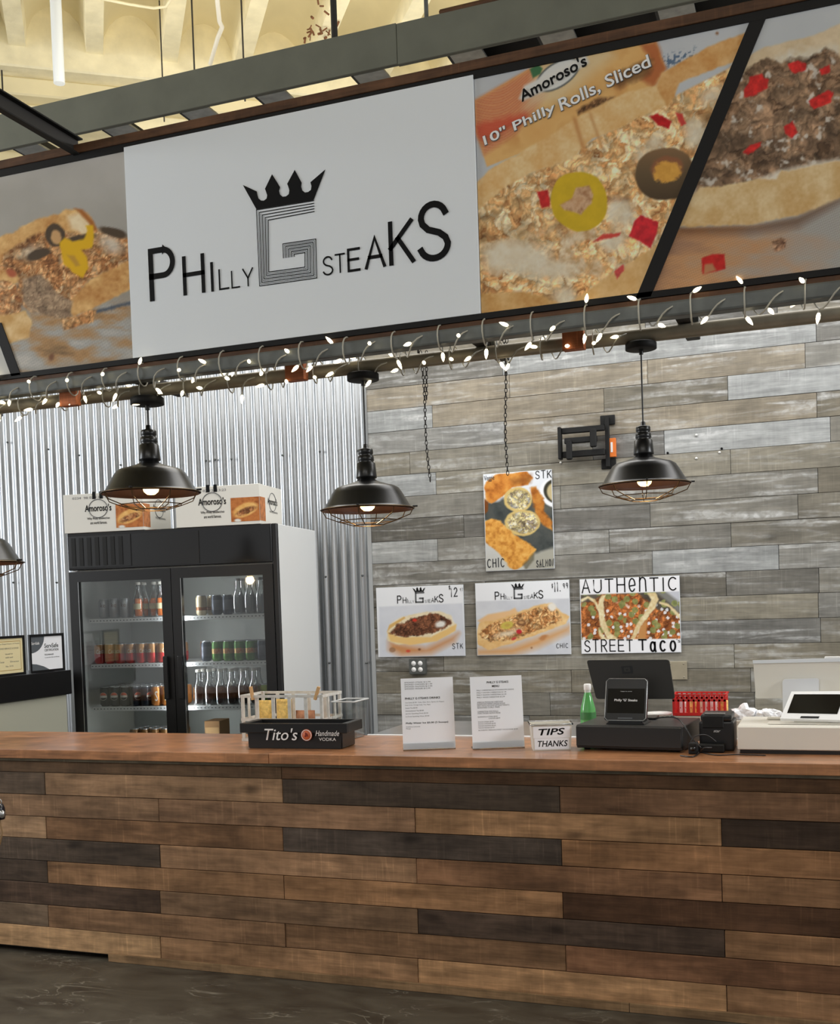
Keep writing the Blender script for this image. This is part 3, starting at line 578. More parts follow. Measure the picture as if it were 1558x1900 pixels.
GL = {'P': [[(0, 0), (0, 1), (.55, 1)]+arcp(.55, .73, .45, .27, 90, -90)+[(0, .46)]], 'H': [[(0, 0), (0, 1)], [(1, 0), (1, 1)], [(0, .52), (1, .52)]], 'I': [[(.5, 0), (.5, 1)]],
 'L': [[(0, 1), (0, 0), (1, 0)]], 'Y': [[(0, 1), (.5, .45), (.5, 0)], [(1, 1), (.5, .45)]], 'T': [[(0, 1), (1, 1)], [(.5, 1), (.5, 0)]], 'E': [[(1, 1), (0, 1), (0, 0), (1, 0)], [(0, .52), (.9, .52)]],
 'A': [[(0, 0), (.5, 1), (1, 0)], [(.18, .34), (.82, .34)]], 'K': [[(0, 0), (0, 1)], [(.95, 1), (0, .38)], [(.34, .6), (1, 0)]],
 'S': [arcp(.5, .75, .45, .25, 20, 180, 10)+[(.1, .65), (.3, .54), (.7, .46), (.92, .36)]+arcp(.5, .25, .5, .25, 0, -160, 12)],
 'C': [arcp(.55, .5, .55, .5, 50, 310, 18)], 'U': [[(0, 1), (0, .35)]+arcp(.5, .35, .5, .35, 180, 360, 10)+[(1, 1)]], 'R': [[(0, 0), (0, 1), (.5, 1)]+arcp(.5, .75, .45, .25, 90, -90, 10)+[(0, .5)], [(.4, .5), (1, 0)]],
 'e': [[(.08, .42), (.95, .48)]+arcp(.5, .5, .46, .5, 10, 320, 16)], 'n': [[(.05, 1), (.0, 0)], [(.02, .75)]+arcp(.5, .72, .44, .28, 160, 0, 8)+[(1, 0)]], 'M': [[(0, 0), (0, 1), (.5, .4), (1, 1), (1, 0)]], 'O': [arcp(.5, .5, .5, .5, 90, 450, 18)],
 'N': [[(0, 0), (0, 1), (1, 0), (1, 1)]], 'a': [arcp(.45, .5, .42, .5, 60, 400, 16), [(.88, .95), (.88, .2), (1, 0)]], 'o': [arcp(.5, .5, .46, .5, 90, 450, 18)], 'c': [arcp(.5, .5, .5, .5, 50, 310, 16)], '1': [[(.35, .85), (.6, 1), (.5, 0)]],
 '2': [arcp(.5, .72, .45, .28, 160, -20, 10)+[(0, 0), (1, 0)]], '9': [arcp(.45, .7, .4, .3, 0, 360, 12), [(.85, .7), (.7, 0)]], '$': [arcp(.5, .68, .4, .2, 30, 200, 6)+arcp(.5, .32, .4, .2, 20, -150, 6), [(.5, -.1), (.5, 1.1)]],
 '7': [[(0, 1), (1, 1), (.4, 0)]], '.': [[(.4, 0), (.6, 0)]], ' ': [], 'G': [arcp(.55, .5, .55, .5, 50, 330, 18)+[(1, .45), (.6, .45)]], 'i': [[(.5, 0), (.5, .6)], [(.5, .85), (.5, .9)]]}
def strokes(mb, ch, p0, ex, ey, w, lift):
    """one letter as thin strokes; ex, ey span the letter's box"""
    p0 = Vector(p0); nrm = ex.cross(ey).normalized(); ux = ex.normalized(); uy = ey.normalized(); lx = max(ex.length-w, 1e-5); ly = max(ey.length-w, 1e-5)
    for pl in GL.get(ch, []):
        P = [(w/2+x*lx, w/2+y*ly) for x, y in pl]; V = []; n = len(P)
        for i, (x, y) in enumerate(P):
            def dv(p_, q_): l_ = math.hypot(q_[0]-p_[0], q_[1]-p_[1]) or 1; return (q_[0]-p_[0])/l_, (q_[1]-p_[1])/l_
            if i == 0: dx, dy = dv(P[0], P[1])
            elif i == n-1: dx, dy = dv(P[-2], P[-1])
            else: d1_, d2_ = dv(P[i-1], P[i]), dv(P[i], P[i+1]); dx, dy = d1_[0]+d2_[0], d1_[1]+d2_[1]
            l = math.hypot(dx, dy) or 1; dx /= l; dy /= l; k = 1
            if 0 < i < n-1:
                ax, ay = x-P[i-1][0], y-P[i-1][1]; la = math.hypot(ax, ay) or 1; c_ = abs((ax*dx+ay*dy)/la); k = min(1/max(c_, .4), 1.8)
            ex_ = 0 if 0 < i < n-1 else (-w/2 if i == 0 else w/2)
            if n == len(P) and abs(P[0][0]-P[-1][0])+abs(P[0][1]-P[-1][1]) < 1e-6: ex_ = 0
            x += dx*ex_*.99; y += dy*ex_*.99
            for sg_ in (1, -1): V.append(p0+ux*(x-dy*sg_*w/2*k)+uy*(y+dx*sg_*w/2*k)+nrm*lift)
        mb.add(V, [(2*i, 2*i+1, 2*i+3, 2*i+2) for i in range(n-1)])
def script(name, s, m, parent, p0, p1, h, w, up=(0, 0, 1), lift=.001, gap=.35, jit=0):
    rnd = random.Random(len(s)+ord(s[0])); wd_ = {'I': .35, '1': .4, '.': .3, ' ': .5, 'M': 1.2, 'i': .35, '$': .7}
    W = [wd_.get(c, .85 if c.islower() else 1) for c in s]; tot = sum(W)+gap*(len(s)-1); e = Vector(p1)-Vector(p0); x = 0; mb = MB(); u_ = Vector(up).normalized()
    for c, q in zip(s, W):
        f_ = 1+rnd.uniform(-jit, jit); strokes(mb, c, Vector(p0)+e*(x/tot)+u_*h*rnd.uniform(-jit, jit)*.4, e*(q/tot), u_*h*f_, w, lift); x += q+gap
    me = bpy.data.meshes.new(name); me.from_pydata(mb.v, [], mb.f); return link(name, me, parent, m)
# --- lettering of the centre panel
PYS = -.0105
def letters(parent, mt, T, big=True):
    # logo geometry is given in photo pixels of the big sign; T maps a point of the sign plane to its place
    def tx(s, x0, y0, x1, y1, h, b):
        a = at(x0, y0, 0); c = at(x1, y1, 0); t = at(x0, y0-h, 0)
        p0 = T(a); p1 = T(Vector((c.x, 0, a.z))); p2 = T(Vector((a.x, 0, t.z)))
        hh = (p2-p0).length; mb = MB(); strokes(mb, s, p0, p1-p0, p2-p0, hh*(.108 if b else .086), .0008)
        me = bpy.data.meshes.new('lettering'); me.from_pydata([tuple(v) for v in mb.v], [], mb.f); link('lettering', me, parent, mt)
    tx('P', 281, 561, 330, 554, 98, .012); tx('H', 343, 550, 384, 544, 73, .008); tx('I', 393, 543, 401, 541, 55, .004); tx('L', 409, 540, 428, 537, 39, .0); tx('L', 432, 537, 448, 535, 33, .0); tx('Y', 453, 534, 473, 530, 34, .0)
    tx('S', 601, 514, 621, 511, 36, 0.0); tx('T', 624, 509, 643, 506, 36, 0.0); tx('E', 647, 507, 671, 504, 44, .003); tx('A', 679, 502, 718, 496, 60, .005); tx('K', 724, 495, 772, 488, 82, .008); tx('S', 777, 491, 839, 480, 112, .012)
    def pl(pts):
        V = [T(at(x, y, 0))-Vector((0, .0008, 0)) for x, y in pts]; me = bpy.data.meshes.new('emblem'); me.from_pydata([tuple(v) for v in V], [], [tuple(range(len(V)))])
        return me
    def arc(cx, cy, r, a0, a1, n=8): return [(cx+r*math.cos(math.radians(a0+(a1-a0)*i/n)), cy+r*math.sin(math.radians(a0+(a1-a0)*i/n))) for i in range(n+1)]
    Q = [(453, 345), (480, 357)]+arc(488, 366, 9.5, 230, -55, 8)+[(494, 352), (507, 325), (522, 350)]+arc(529, 358, 9.5, 225, -45, 8)+[(536, 343), (549, 317), (562, 341)]+arc(571, 350, 9.8, 215, -55, 8)+[(578, 345), (606, 316), (584, 374), (478, 391)]
    # arcs bulge downwards
    Q = [(453, 345), (479, 357)]+[(480, 364), (482, 370), (487, 374), (492, 374), (497, 370), (498, 364), (496, 358), (494, 352)]+[(507, 325), (522, 349)]+[(520, 356), (522, 363), (527, 367), (533, 366), (538, 362), (539, 355), (537, 348), (535, 343)]+[(549, 317), (562, 341)]+[(561, 348), (563, 355), (568, 359), (574, 358), (579, 354), (580, 347), (578, 340)]+[(606, 316), (584, 373), (478, 390)]
    if big:
        link('crown_emblem', pl(Q), parent, mt)
    else: link('crown_emblem', pl(Q), parent, mt)
    # G of parallel lines
    mb = MB()
    def seg(a, b, w):
        A = T(at(*a, 0)); B = T(at(*b, 0)); d = (B-A).normalized(); n = Vector((-d.z, 0, d.x))*w*.5; e = Vector((0, -.0008, 0))
        A = A-d*w*.5; B = B+d*w*.5
        mb.add([A-n+e, B-n+e, B+n+e, A+n+e], [(0, 1, 2, 3)])
    s = (T(at(600, 500, 0))-T(at(500, 500, 0))).length/.235
    if big:
        k = 5
        for i in range(k):
            t = i/(k-1)
            def L2(a, b): return (a[0]+(b[0]-a[0])*t, a[1]+(b[1]-a[1])*t)
            path = [L2((584, 374), (585, 394)), L2((478, 391), (500, 410)), L2((484, 532), (501, 506)), L2((590, 517), (568, 497)), L2((588, 445), (568, 470)), L2((527, 454), (548, 473)), L2((528, 480), (548, 477))]
            for a, b in zip(path, path[1:]): seg(a, b, .0032)
        for t in (.125, .375, .625, .875):
            def L2(a, b): return (a[0]+(b[0]-a[0])*t, a[1]+(b[1]-a[1])*t)
            path = [L2((478, 391), (500, 410)), L2((484, 532), (501, 506)), L2((590, 517), (568, 497)), L2((588, 445), (568, 470)), L2((527, 454), (548, 473)), L2((528, 480), (548, 477))]
            for a, b in zip(path, path[1:]): seg(a, b, .0016)
        mb.build('striped_letter', mt, parent)
    else:
        w = .038*s
        path = [(585, 384), (490, 400), (493, 518), (579, 507), (578, 458), (538, 464)]
        for a, b in zip(path, path[1:]): seg(a, b, w)
        mb.build('striped_letter', K['greyink'], parent)
letters(sg, K['ink'], lambda p: Vector((p.x, PYS, p.z)))
# lettering on the right picture
textpx('lettering', 'Amoroso\'s', K['ink'], sg, 968, 190, 1090, 121, 23, -.0036, bold=.02, up=(-.28, 0, .96))
textpx('lettering', '10" Philly', K['greyink'], sg, 901, 277, 1035, 212, 26, -.0034, bold=.035, up=(-.25, 0, .97)); textpx('lettering', '10" Philly', K['wink'], sg, 901, 275, 1033, 211, 24, -.0042, bold=.012, up=(-.25, 0, .97))
textpx('lettering', 'Rolls, Sliced', K['greyink'], sg, 1042, 212, 1211, 128, 30, -.0034, bold=.035, up=(-.25, 0, .97)); textpx('lettering', 'Rolls, Sliced', K['wink'], sg, 1042, 210, 1209, 127, 28, -.0042, bold=.012, up=(-.25, 0, .97))
# ------------------------------------------------------------------ pipes and blocks under the sign
y1 = .001
up_pipe = empty('upper_rail', (0, 0, 0), 0, 'grey galvanised rail directly under the sign, wound with fairy lights', 'rail')
box('rail_tube', K['steel'], up_pipe, -4.6, 1.2, y1-.03, y1+.03, 2.466, 2.520, .008, 2)
PL = lambda x: (.12+(x+2.9)*.16, 2.46+(x+2.9)*.0)      # lower rail: y and z at x
def lp(x, dz=0, dy=0):
    y = .12+(x+2.9)*.16; return Vector((x, y+dy, zl(x)+dz))
zl = lambda x: 2.443+(x+2.9)*.0355
# choose the lower rail's height so it passes the photographed line
def railz(px, py, x_guess=None):
    best = None
    for i in range(60):
        x = -4.6+i*.1; y = .12+(x+2.9)*.16; q = at(px, py, y)
        if best is None or abs(q.x-x) < best[0]: best = (abs(q.x-x), q)
    return best[1]
ra = railz(275, 724); rb = railz(1190, 622)
kz = (rb.z-ra.z)/(rb.x-ra.x); zl = lambda x: ra.z+(x-ra.x)*kz
lo = empty('lower_rail', (0, 0, 0), 0, 'brownish steel rail carrying the pendant lamps, behind the upper rail', 'rail')
MB().tube([lp(-4.6), lp(1.2)], .024, 14).build('rail_tube', K['steel2'], lo)
MB().tube([lp(-4.6, -.02, .014), lp(1.2, -.02, .014)], .009, 6).build('lower_lip', K['steel2'], lo)
def railx(px, py):
    return railz(px, py)
for i, (x, y, lab) in enumerate([(139, 731, 'small reddish wooden block between the rails, above the drinks cooler'), (560, 688, 'small reddish wooden block between the rails, left of the middle lamp'), (1069, 628, 'reddish wooden block between the rails, left of the right lamp')]):
    p = railx(x, y); w = .043; yl = lp(p.x).y
    o = MB().box(p.x-w, p.x+w, max(yl-.07, .035), yl-.0245, zl(p.x)-.042, zl(p.x)+.052).build('wooden_block', W_block, None, None, .002, 1)
    tag(o, lab, 'wooden block', 'wooden blocks between the rails')
for i, (x, y, lab) in enumerate([(268, 705, 'dark steel cross bracket joining the rails above the left lamp'), (1270, 590, 'dark steel cross bracket joining the rails right of the right lamp'), (895, 655, 'dark steel cross bracket joining the rails above the chains'), (-90, 760, 'dark steel cross bracket joining the rails at the left edge')]):
    p = railx(x, y); o = empty('cross_bracket', (p.x, y1, 2.49), 0, lab, 'bracket')
    yy = lp(p.x).y-y1+.06; box('arm', K['dark'], o, -.028, .028, y1+.03, yy+.25, zl(p.x)+.0245-2.49, zl(p.x)+.062-2.49, .003, 1)
    box('clamp', K['steel'], o, .03, .05, yy-.05, yy-.02, zl(p.x)+.03-2.49, zl(p.x)+.085-2.49); MB().tube([(.04, yy-.035, zl(p.x)+.0-2.49), (.04, yy-.035, zl(p.x)+.11-2.49)], .006, 8).build('bolt', K['galv'], o)
# fairy lights
def fairy(name, lab, path, rad, turns, x0, x1, nb, seed, r2=1.5):
    rnd = random.Random(seed); o = empty(name, path(x0), 0, lab, 'string lights'); base = path(x0)
    n = int(turns*14); pts = []; ph = rnd.random()*6
    for i in range(n+1):
        t = i/n; x = x0+(x1-x0)*t; a = ph+2*math.pi*turns*t+.6*math.sin(t*37); c = path(x)
        rr = rad*(1.15+.25*math.sin(t*91+seed)**2)
        sag = (.035*max(0, math.sin(a*.5+1))**6)
        pts.append(c+Vector((.03*math.sin(a*.5), -math.cos(a)*rr, math.sin(a)*rr*1.1-sag)))
    MB().tube([p-base for p in pts], .0029, 5).build('wire', K['wire'], o)
    me = MB().lathe([(0, 0), (.004, .001), (.007, .008), (.0072, .02), (.0035, .033), (0, .039)], 8).mesh('bulb')
    sk = MB().lathe([(0, -.012), (.003, -.012), (.0036, 0), (.0036, .004)], 6).mesh('socket')
    for k in range(nb):
        i = int((k+.5)/nb*n); c = path(pts[i].x); out = (pts[i]-c).normalized()
        d = (out+Vector((rnd.uniform(-1.6, 1.6), rnd.uniform(-.9, .0), rnd.uniform(-.9, .5)))).normalized()
        b = link('bulb', me, o, K['led'], pts[i]-base+d*.012); b.rotation_euler = d.to_track_quat('Z', 'Y').to_euler()
        s = link('socket', sk, b, K['wire'])
    return o
up_path = lambda x: Vector((x, y1, 2.494))
fairy('fairy_lights', 'string of warm white fairy lights wound round the upper rail', up_path, .036, 51, -3.62, 1.1, 78, 3)
fairy('fairy_lights', 'string of warm white fairy lights wound round the lower rail, ending at the right lamp', lambda x: lp(x, -.004, .0), .034, 34, -3.9, -.7, 62, 9)
# ------------------------------------------------------------------ pendant lamps
def make_lamp():
    t = empty('pendant_lamp', (0, 0, 0), 0, 'x', 'pendant lamp')
    # local origin at the ceiling canopy's underside; unit = scale of a .385 m shade
    MB().lathe([(0, .03), (.062, .03), (.066, .026), (.066, .002), (.06, 0), (0, 0)], 28).build('canopy', K['blackm'], t)
    c = MB().tube([(0, 0, 0), (0, 0, -.285)], .0035, 8).build('cord', K['black'], t)
    MB().tube([(0, 0, .0), (0, 0, -.02)], .009, 8).build('cord_grip', K['black'], t)
    s = MB().lathe([(.0, -.272), (.009, -.272), (.012, -.288), (.028, -.292), (.031, -.297), (.031, -.312), (.027, -.318), (.033, -.323), (.034, -.340), (.030, -.346), (.0385, -.352), (.043, -.405), (.043, -.412), (.036, -.416), (.036, -.42)], 28).build('socket_housing', K['gloss'], t)
    prof = [(.036, -.418), (.052, -.428), (.082, -.437), (.088, -.44), (.118, -.447), (.134, -.457), (.146, -.475), (.178, -.53), (.184, -.536), (.1925, -.54), (.1935, -.543)]
    MB().lathe(prof, 48).build('shade', K['gloss'], t)
    MB().lathe([(r*.985, z-.0025) for r, z in prof], 48).build('shade_lining', K['copper'], t)
    b = MB().lathe([(0, -.548), (.016, -.546), (.028, -.536), (.033, -.52), (.03, -.5), (.018, -.47), (.015, -.44)], 20).build('light_bulb', K['bulb'], t)
    g = []
    for k in range(8):
        a = 2*math.pi*k/8+.2; ca, sa = math.cos(a), math.sin(a)
        P = [(.194*ca, .194*sa, -.538), (.178*ca, .178*sa, -.568), (.125*ca, .125*sa, -.588), (.062*ca, .062*sa, -.607)]
        MB().tube(P, .0022, 6).build('guard_rib', K['brass'], t)
    for r, z in ((.195, -.541), (.125, -.588), (.062, -.607)):
        n = 40 if r > .19 else 8
        MB().tube([(r*math.cos(2*math.pi*k/n+.2), r*math.sin(2*math.pi*k/n+.2), z) for k in range(n)], .0022, 6, True).build('guard_ring', K['brass'], t)
    for a in (.2, .2+math.pi*.75, .2+math.pi*1.5): MB().tube([(.19*math.cos(a), .19*math.sin(a), -.536), (.21*math.cos(a), .21*math.sin(a), -.536)], .004, 6).build('guard_screw', K['black'], t)
    return t
lamp = make_lamp()
LP = [(281, 915, 154, 274, 'black pendant lamp with wire guard hanging in front of the drinks cooler'), (681, 945, 160, 678, 'black caged pendant lamp, middle one, left of the grey plank wall seam'),
      (1196, 900, 169, 1190, 'black caged pendant lamp on the right, beside the wall bracket'), (-52, 1045, 145, -58, 'grey edge of a pendant lamp cut by the left edge of the photo')]
for i, (cx, cyy, wpx, tx, lab) in enumerate(LP):
    o = lamp if i == 0 else copy_tree(lamp)
    rim = railz(cx, cyy)       # rim centre on the skewed lamp line
    y = rim.y; a = at(cx-wpx/2, cyy, y); b = at(cx+wpx/2, cyy, y); s = (b-a).length/.388
    top = zl(rim.x)-.031-.03*s
    o.location = (rim.x, lp(rim.x).y, top); o.scale = (s, s, s); o['label'] = lab
    dz = (top-rim.z)/s-.541                      # how much more cord is wanted
    for ch in o.children:
        n0 = ch.name.split('.')[0]
        if n0 in ('canopy', 'cord_grip'): continue
        if n0 == 'cord':
            L_ = .285+dz; ch.scale = (1, 1, L_/.285)
        else: ch.location = (0, 0, -dz)
    l = bpy.data.lights.new('lamp_light', 'POINT'); l.energy = 2.2; l.color = (1, .72, .42); l.shadow_soft_size = .03
    lo_ = bpy.data.objects.new('lamp_light', l); col.objects.link(lo_); lo_.location = (rim.x, lp(rim.x).y, rim.z-.03)
# ------------------------------------------------------------------ chains
def chain(px0, py0, px1, py1, y, lab, double=None):
    a = at(px0, py0, y); b = at(px1, py1, y); n = int((a-b).length/.0165); t = empty('hanging_chain', b, 0, lab, 'chain')
    me = MB().tube([(.0055*math.cos(k*math.pi/4), 0, .011*math.sin(k*math.pi/4)) for k in range(8)], .0017, 5, True).mesh('link')
    for k in range(n):
        q = a+(b-a)*(k/n)-b+Vector((.004*math.sin(k*.21), 0, 0)); l = link('chain_link', me, t, K['dark'], q, (0, 0, math.pi/2*(k % 2)))
    if double:
        a2 = at(double[0], double[1], y); c2 = at(double[2], double[3], y); n = int((a2-c2).length/.0165)
        for k in range(n): link('chain_link', me, t, K['dark'], a2+(c2-a2)*(k/n)-b, (0, 0, math.pi/2*(k % 2)))
    MB().tube([a-b+Vector((-.01, 0, 0)), a-b+Vector((-.01, 0, .12)), a-b+Vector((.0, 0, .13))], .004, 6).build('hook', K['dark'], t)
chain(780, 655, 798, 897, lp(-1.55).y+.06, 'rusty double chain hanging from the rail in front of the left planks', (791, 655, 791, 745))
chain(935, 632, 941, 885, lp(-1.2).y+.06, 'rusty single chain hanging down over the egg roll poster', (940, 632, 938, 700))
# ------------------------------------------------------------------ wall bracket and boxes
wm = at(1128, 815, WY-.02); t = empty('tv_wall_mount', (wm.x, WY-.017, wm.z), 0, 'black folded arm television bracket screwed to the plank wall', 'wall mount')
def wmx(px, py, y=WY-.12): q = at(px, py, y); return (q.x-wm.x, q.z-wm.z)
for zz in (.115, -.15): box('wall_plate', K['blackm'], t, -.045, .045, -.012, 0, zz-.03, zz+.03, .006, 2)
box('upright', K['blackm'], t, -.012, .012, -.04, -.012, -.17, .13, .003, 1)
box('arm', K['blackm'], t, -.27, -.01, -.075, -.045, .045, .08, .004, 1); box('arm', K['blackm'], t, -.25, -.05, -.1, -.0751, -.02, .015, .004, 1)
box('arm', K['blackm'], t, -.27, -.01, -.075, -.045, -.10, -.062, .004, 1); box('hinge', K['blackm'], t, -.29, -.27, -.1, -.05, -.11, .085, .004, 1)
box('hinge', K['blackm'], t, -.09, -.05, -.12, -.1001, -.055, .055, .006, 1); box('hinge', K['blackm'], t, -.235, -.2, -.125, -.1001, -.12, .0, .006, 1)
p = at(1143, 812, WY-.015); q = at(1125, 850, WY-.015)
t = empty('outlet_box', (p.x-.03, WY-.017, (p.z+q.z)/2), 0, 'orange electrical box behind the black wall bracket', 'outlet box'); box('frame', K['orangebox'], t, -.03, .03, -.025, 0, -.058, .055, .002, 1); box('socket_face', K['wink'], t, -.0, .012, -.027, -.0251, -.03, .03)
p = at(777, 1236, WY-.02)
t = empty('wall_outlet', (p.x, WY-.017, p.z), 0, 'grey steel box with four white sockets under the priced steak poster', 'outlet')
box('outlet_box', K['steel'], t, -.055, .055, -.04, 0, -.05, .05, .004, 2)
for dx in (-.023, .023):
    for dz in (-.02, .02):
        MB().lathe([(0, .004), (.014, .003), (.016, 0)], 16).build('socket', K['wink'], t, (dx, -.04, dz), rot=(math.pi/2, 0, 0))
p = at(1256, 1244, WY-.01); t = empty('blank_plate', (p.x, WY-.017, p.z), 0, 'tan metal cover plate on the planks right of the dark monitor', 'cover plate'); box('plate', K['plate'], t, -.06, .06, -.006, 0, -.055, .055, .002, 1)
for dx, dz in ((-.04, .04), (.04, .04), (-.04, -.04), (.04, -.04)): MB().lathe([(0, .002), (.005, .001), (.006, 0)], 10).build('screw', K['steel2'], t, (dx, -.006, dz), rot=(math.pi/2, 0, 0))
# ------------------------------------------------------------------ posters on the wall
PW = WY-.026
def poster(name, x0, x1, z0, z1, lab, painter, step=1.1, tilt=0):
    t = empty(name, (0, 0, 0), 0, lab, 'poster'); box('board', K['white'], t, x0, x1, PW, PW+.008, z0, z1, .0008, 1)
    picture('printed_picture', t, (x0+.003, PW, z0+.003), (x1-.003, PW, z0+.003), (x0+.003, PW, z1-.003), step, painter, .0006)
    return t
def paint_p12(P):
    X, Y = P[:, 0], P[:, 1]
    C = np.tile(np.array([[238., 240, 244]]), (len(X), 1)); C = mix(C, ramp(fbm(P, 30, 4), [(206, 210, 220), (224, 226, 232)]), polym(P, [(703, 1126), (858, 1119), (864, 1222), (704, 1226)], 1.5))
    C = mix(C, (202, 132, 74), polym(P, [(722, 1190), (790, 1202), (850, 1175), (842, 1190), (800, 1212), (745, 1217), (722, 1205)], 8)*.85)
    C = mix(C, bread(P, (232, 214, 176), (244, 232, 204), 3, 12), polym(P, [(718, 1172), (722, 1158), (745, 1145), (785, 1135), (815, 1134), (836, 1142), (846, 1160), (842, 1172), (800, 1190), (740, 1196), (720, 1190)], 1.5, 2, 8))
    C = mix(C, (238, 198, 128), polym(P, [(718, 1172), (740, 1182), (800, 1182), (846, 1158), (845, 1170), (810, 1190), (760, 1197), (724, 1190)], 1.5, 1))
    C = mix(C, (222, 180, 112), polym(P, [(718, 1172), (722, 1160), (750, 1144), (752, 1147), (724, 1166)], 1))
    C = mix(C, crumbs(P, 5.5, [(58, 36, 28), (104, 66, 48), (140, 92, 66), (86, 54, 40)], 5), polym(P, [(722, 1174), (738, 1160), (768, 1146), (800, 1138), (815, 1140), (834, 1150), (838, 1158), (812, 1172), (780, 1180), (742, 1182)], 1.5, 4, 6))
    C = mix(C, (236, 232, 224), ellm(P, 817, 1158, 9, 6, -20, 2, 2)); C = mix(C, (206, 64, 48), ellm(P, 769, 1151, 4, 3, 0, 1, 1)); C = mix(C, (206, 84, 60), ellm(P, 757, 1208, 4, 2.5, 0, 1)); C = mix(C, (130, 84, 54), ellm(P, 778, 1205, 2.5, 2, 0, 1))
    C = mix(C, (150, 110, 80), ellm(P, 728, 1206, 6, 5, 0, 1, 1)*.7)
    return C
def paint_p11(P):
    X, Y = P[:, 0], P[:, 1]
    C = np.tile(np.array([[238., 240, 244]]), (len(X), 1)); C = mix(C, ramp(fbm(P, 30, 4), [(196, 198, 206), (222, 224, 228)]), polym(P, [(880, 1116), (1062, 1110), (1062, 1215), (880, 1220)], 1.5))
    C = mix(C, (214, 156, 96), polym(P, [(884, 1205), (950, 1200), (1010, 1178), (1058, 1160), (1056, 1172), (1000, 1200), (950, 1216), (886, 1216)], 8)*.9)
    C = mix(C, (232, 190, 140), polym(P, [(886, 1152), (905, 1140), (945, 1133), (955, 1128), (962, 1138), (900, 1160)], 2))
    C = mix(C, bread(P, (222, 172, 106), (240, 206, 150), 3, 16), polym(P, [(885, 1170), (890, 1155), (930, 1148), (960, 1136), (1005, 1120), (1024, 1119), (1040, 1134), (1056, 1144), (1050, 1158), (1010, 1172), (950, 1194), (905, 1206), (886, 1196)], 1.5, 2, 10))
    C = mix(C, crumbs(P, 5, [(110, 68, 40), (172, 118, 70), (216, 172, 118), (236, 212, 170)], 7), polym(P, [(888, 1178), (905, 1160), (950, 1144), (1000, 1126), (1020, 1126), (1040, 1140), (1042, 1152), (1000, 1168), (960, 1184), (910, 1192)], 1.5, 4, 6))
    C = mix(C, (236, 222, 196), ellm(P, 940, 1175, 22, 5, -14, 3, 3)*.8); C = mix(C, (238, 232, 220), ellm(P, 1024, 1126, 8, 7, 30, 2))
    C = mix(C, (206, 186, 88), ellm(P, 940, 1160, 12, 7, -10, 1.5, 1)); C = mix(C, (196, 164, 84), ellm(P, 941, 1160, 5, 3, -10, 1)); C = mix(C, (132, 92, 62), ellm(P, 967, 1156, 9, 5, 0, 1)); C = mix(C, (196, 150, 100), ellm(P, 967, 1155, 5, 2.5, 0, 1))
    C = mix(C, (198, 50, 60), ellm(P, 963, 1172, 5, 4, 0, 1, 1)); C = mix(C, (196, 70, 66), ellm(P, 953, 1185, 5, 2.5, -20, 1, 1))
    C = mix(C, (190, 132, 84), ellm(P, 1008, 1182, 8, 4, -20, 1.5, 3)); C = mix(C, (150, 104, 70), ellm(P, 986, 1202, 1.6, 1.6))
    return C
def paint_egg(P):
    X, Y = P[:, 0], P[:, 1]
    C = ramp(np.clip((Y-880)/160, 0, 1), [(232, 236, 242), (210, 214, 222), (196, 196, 190)])+0*P[:, :1]
    C = mix(C, ramp(fbm(P, 16, 3), [(52, 58, 58), (78, 82, 80), (96, 96, 88)]), polym(P, [(896, 935), (935, 925), (1000, 925), (1030, 940), (1030, 1020), (995, 1028), (960, 1000), (935, 975), (898, 965)], 3, 4))
    C = mix(C, (170, 168, 156), polym(P, [(985, 1030), (1030, 1015), (1032, 1060), (975, 1062)], 4))
    C = mix(C, (240, 242, 246), ellm(P, 1032, 915, 32, 27, 20, 1.5)); C = mix(C, (60, 58, 48), ellm(P, 1034, 912, 26, 23, 20, 1.2)); C = mix(C, (196, 180, 138), ellm(P, 1038, 914, 24, 20, 20, 1.5))
    fry = ramp(fbm(P, 10, 8)*1.3-.15, [(150, 84, 34), (206, 132, 58), (226, 164, 82)])
    C = mix(C, fry, polym(P, [(898, 905), (905, 890), (920, 880), (950, 878), (975, 873), (988, 886), (980, 900), (950, 905), (935, 918), (912, 935), (902, 928)], 1.5, 2, 8)); C = mix(C, (112, 64, 30), polym(P, [(948, 890), (985, 880), (984, 896), (950, 900)], 5, 3)*.55)
    C = mix(C, (120, 70, 34), polym(P, [(898, 925), (906, 932), (905, 948), (899, 955)], 1.5))
    C = mix(C, fry*.92, polym(P, [(982, 905), (995, 903), (1008, 925), (1010, 950), (1025, 968), (1024, 984), (1008, 975), (992, 950)], 2, 3, 8))
    for cx, cy_, rx, ry in ((961, 927, 26, 23), (969, 970, 33, 24)):
        C = mix(C, (212, 186, 120), ellm(P, cx, cy_, rx, ry, 0, 1.2, 1.5)); C = mix(C, crumbs(P, 6, [(70, 60, 50), (196, 194, 190), (214, 200, 140), (120, 104, 88), (232, 230, 226)], 6, .55), ellm(P, cx+1, cy_, rx-4.5, ry-4.5, 0, 1.5, 3, 8))
    C = mix(C, ramp(fbm(P, 7, 18)*1.4-.2, [(178, 112, 46), (222, 160, 76), (236, 186, 104)]), polym(P, [(899, 968), (912, 962), (928, 966), (940, 980), (960, 996), (975, 1004), (996, 1020), (985, 1036), (970, 1050), (955, 1058), (945, 1052), (925, 1026), (900, 1006)], 1.5, 2, 6))
    C = mix(C, (92, 88, 70), polym(P, [(970, 1048), (994, 1022), (990, 1040), (975, 1058)], 2, 2)*.7)
    return C
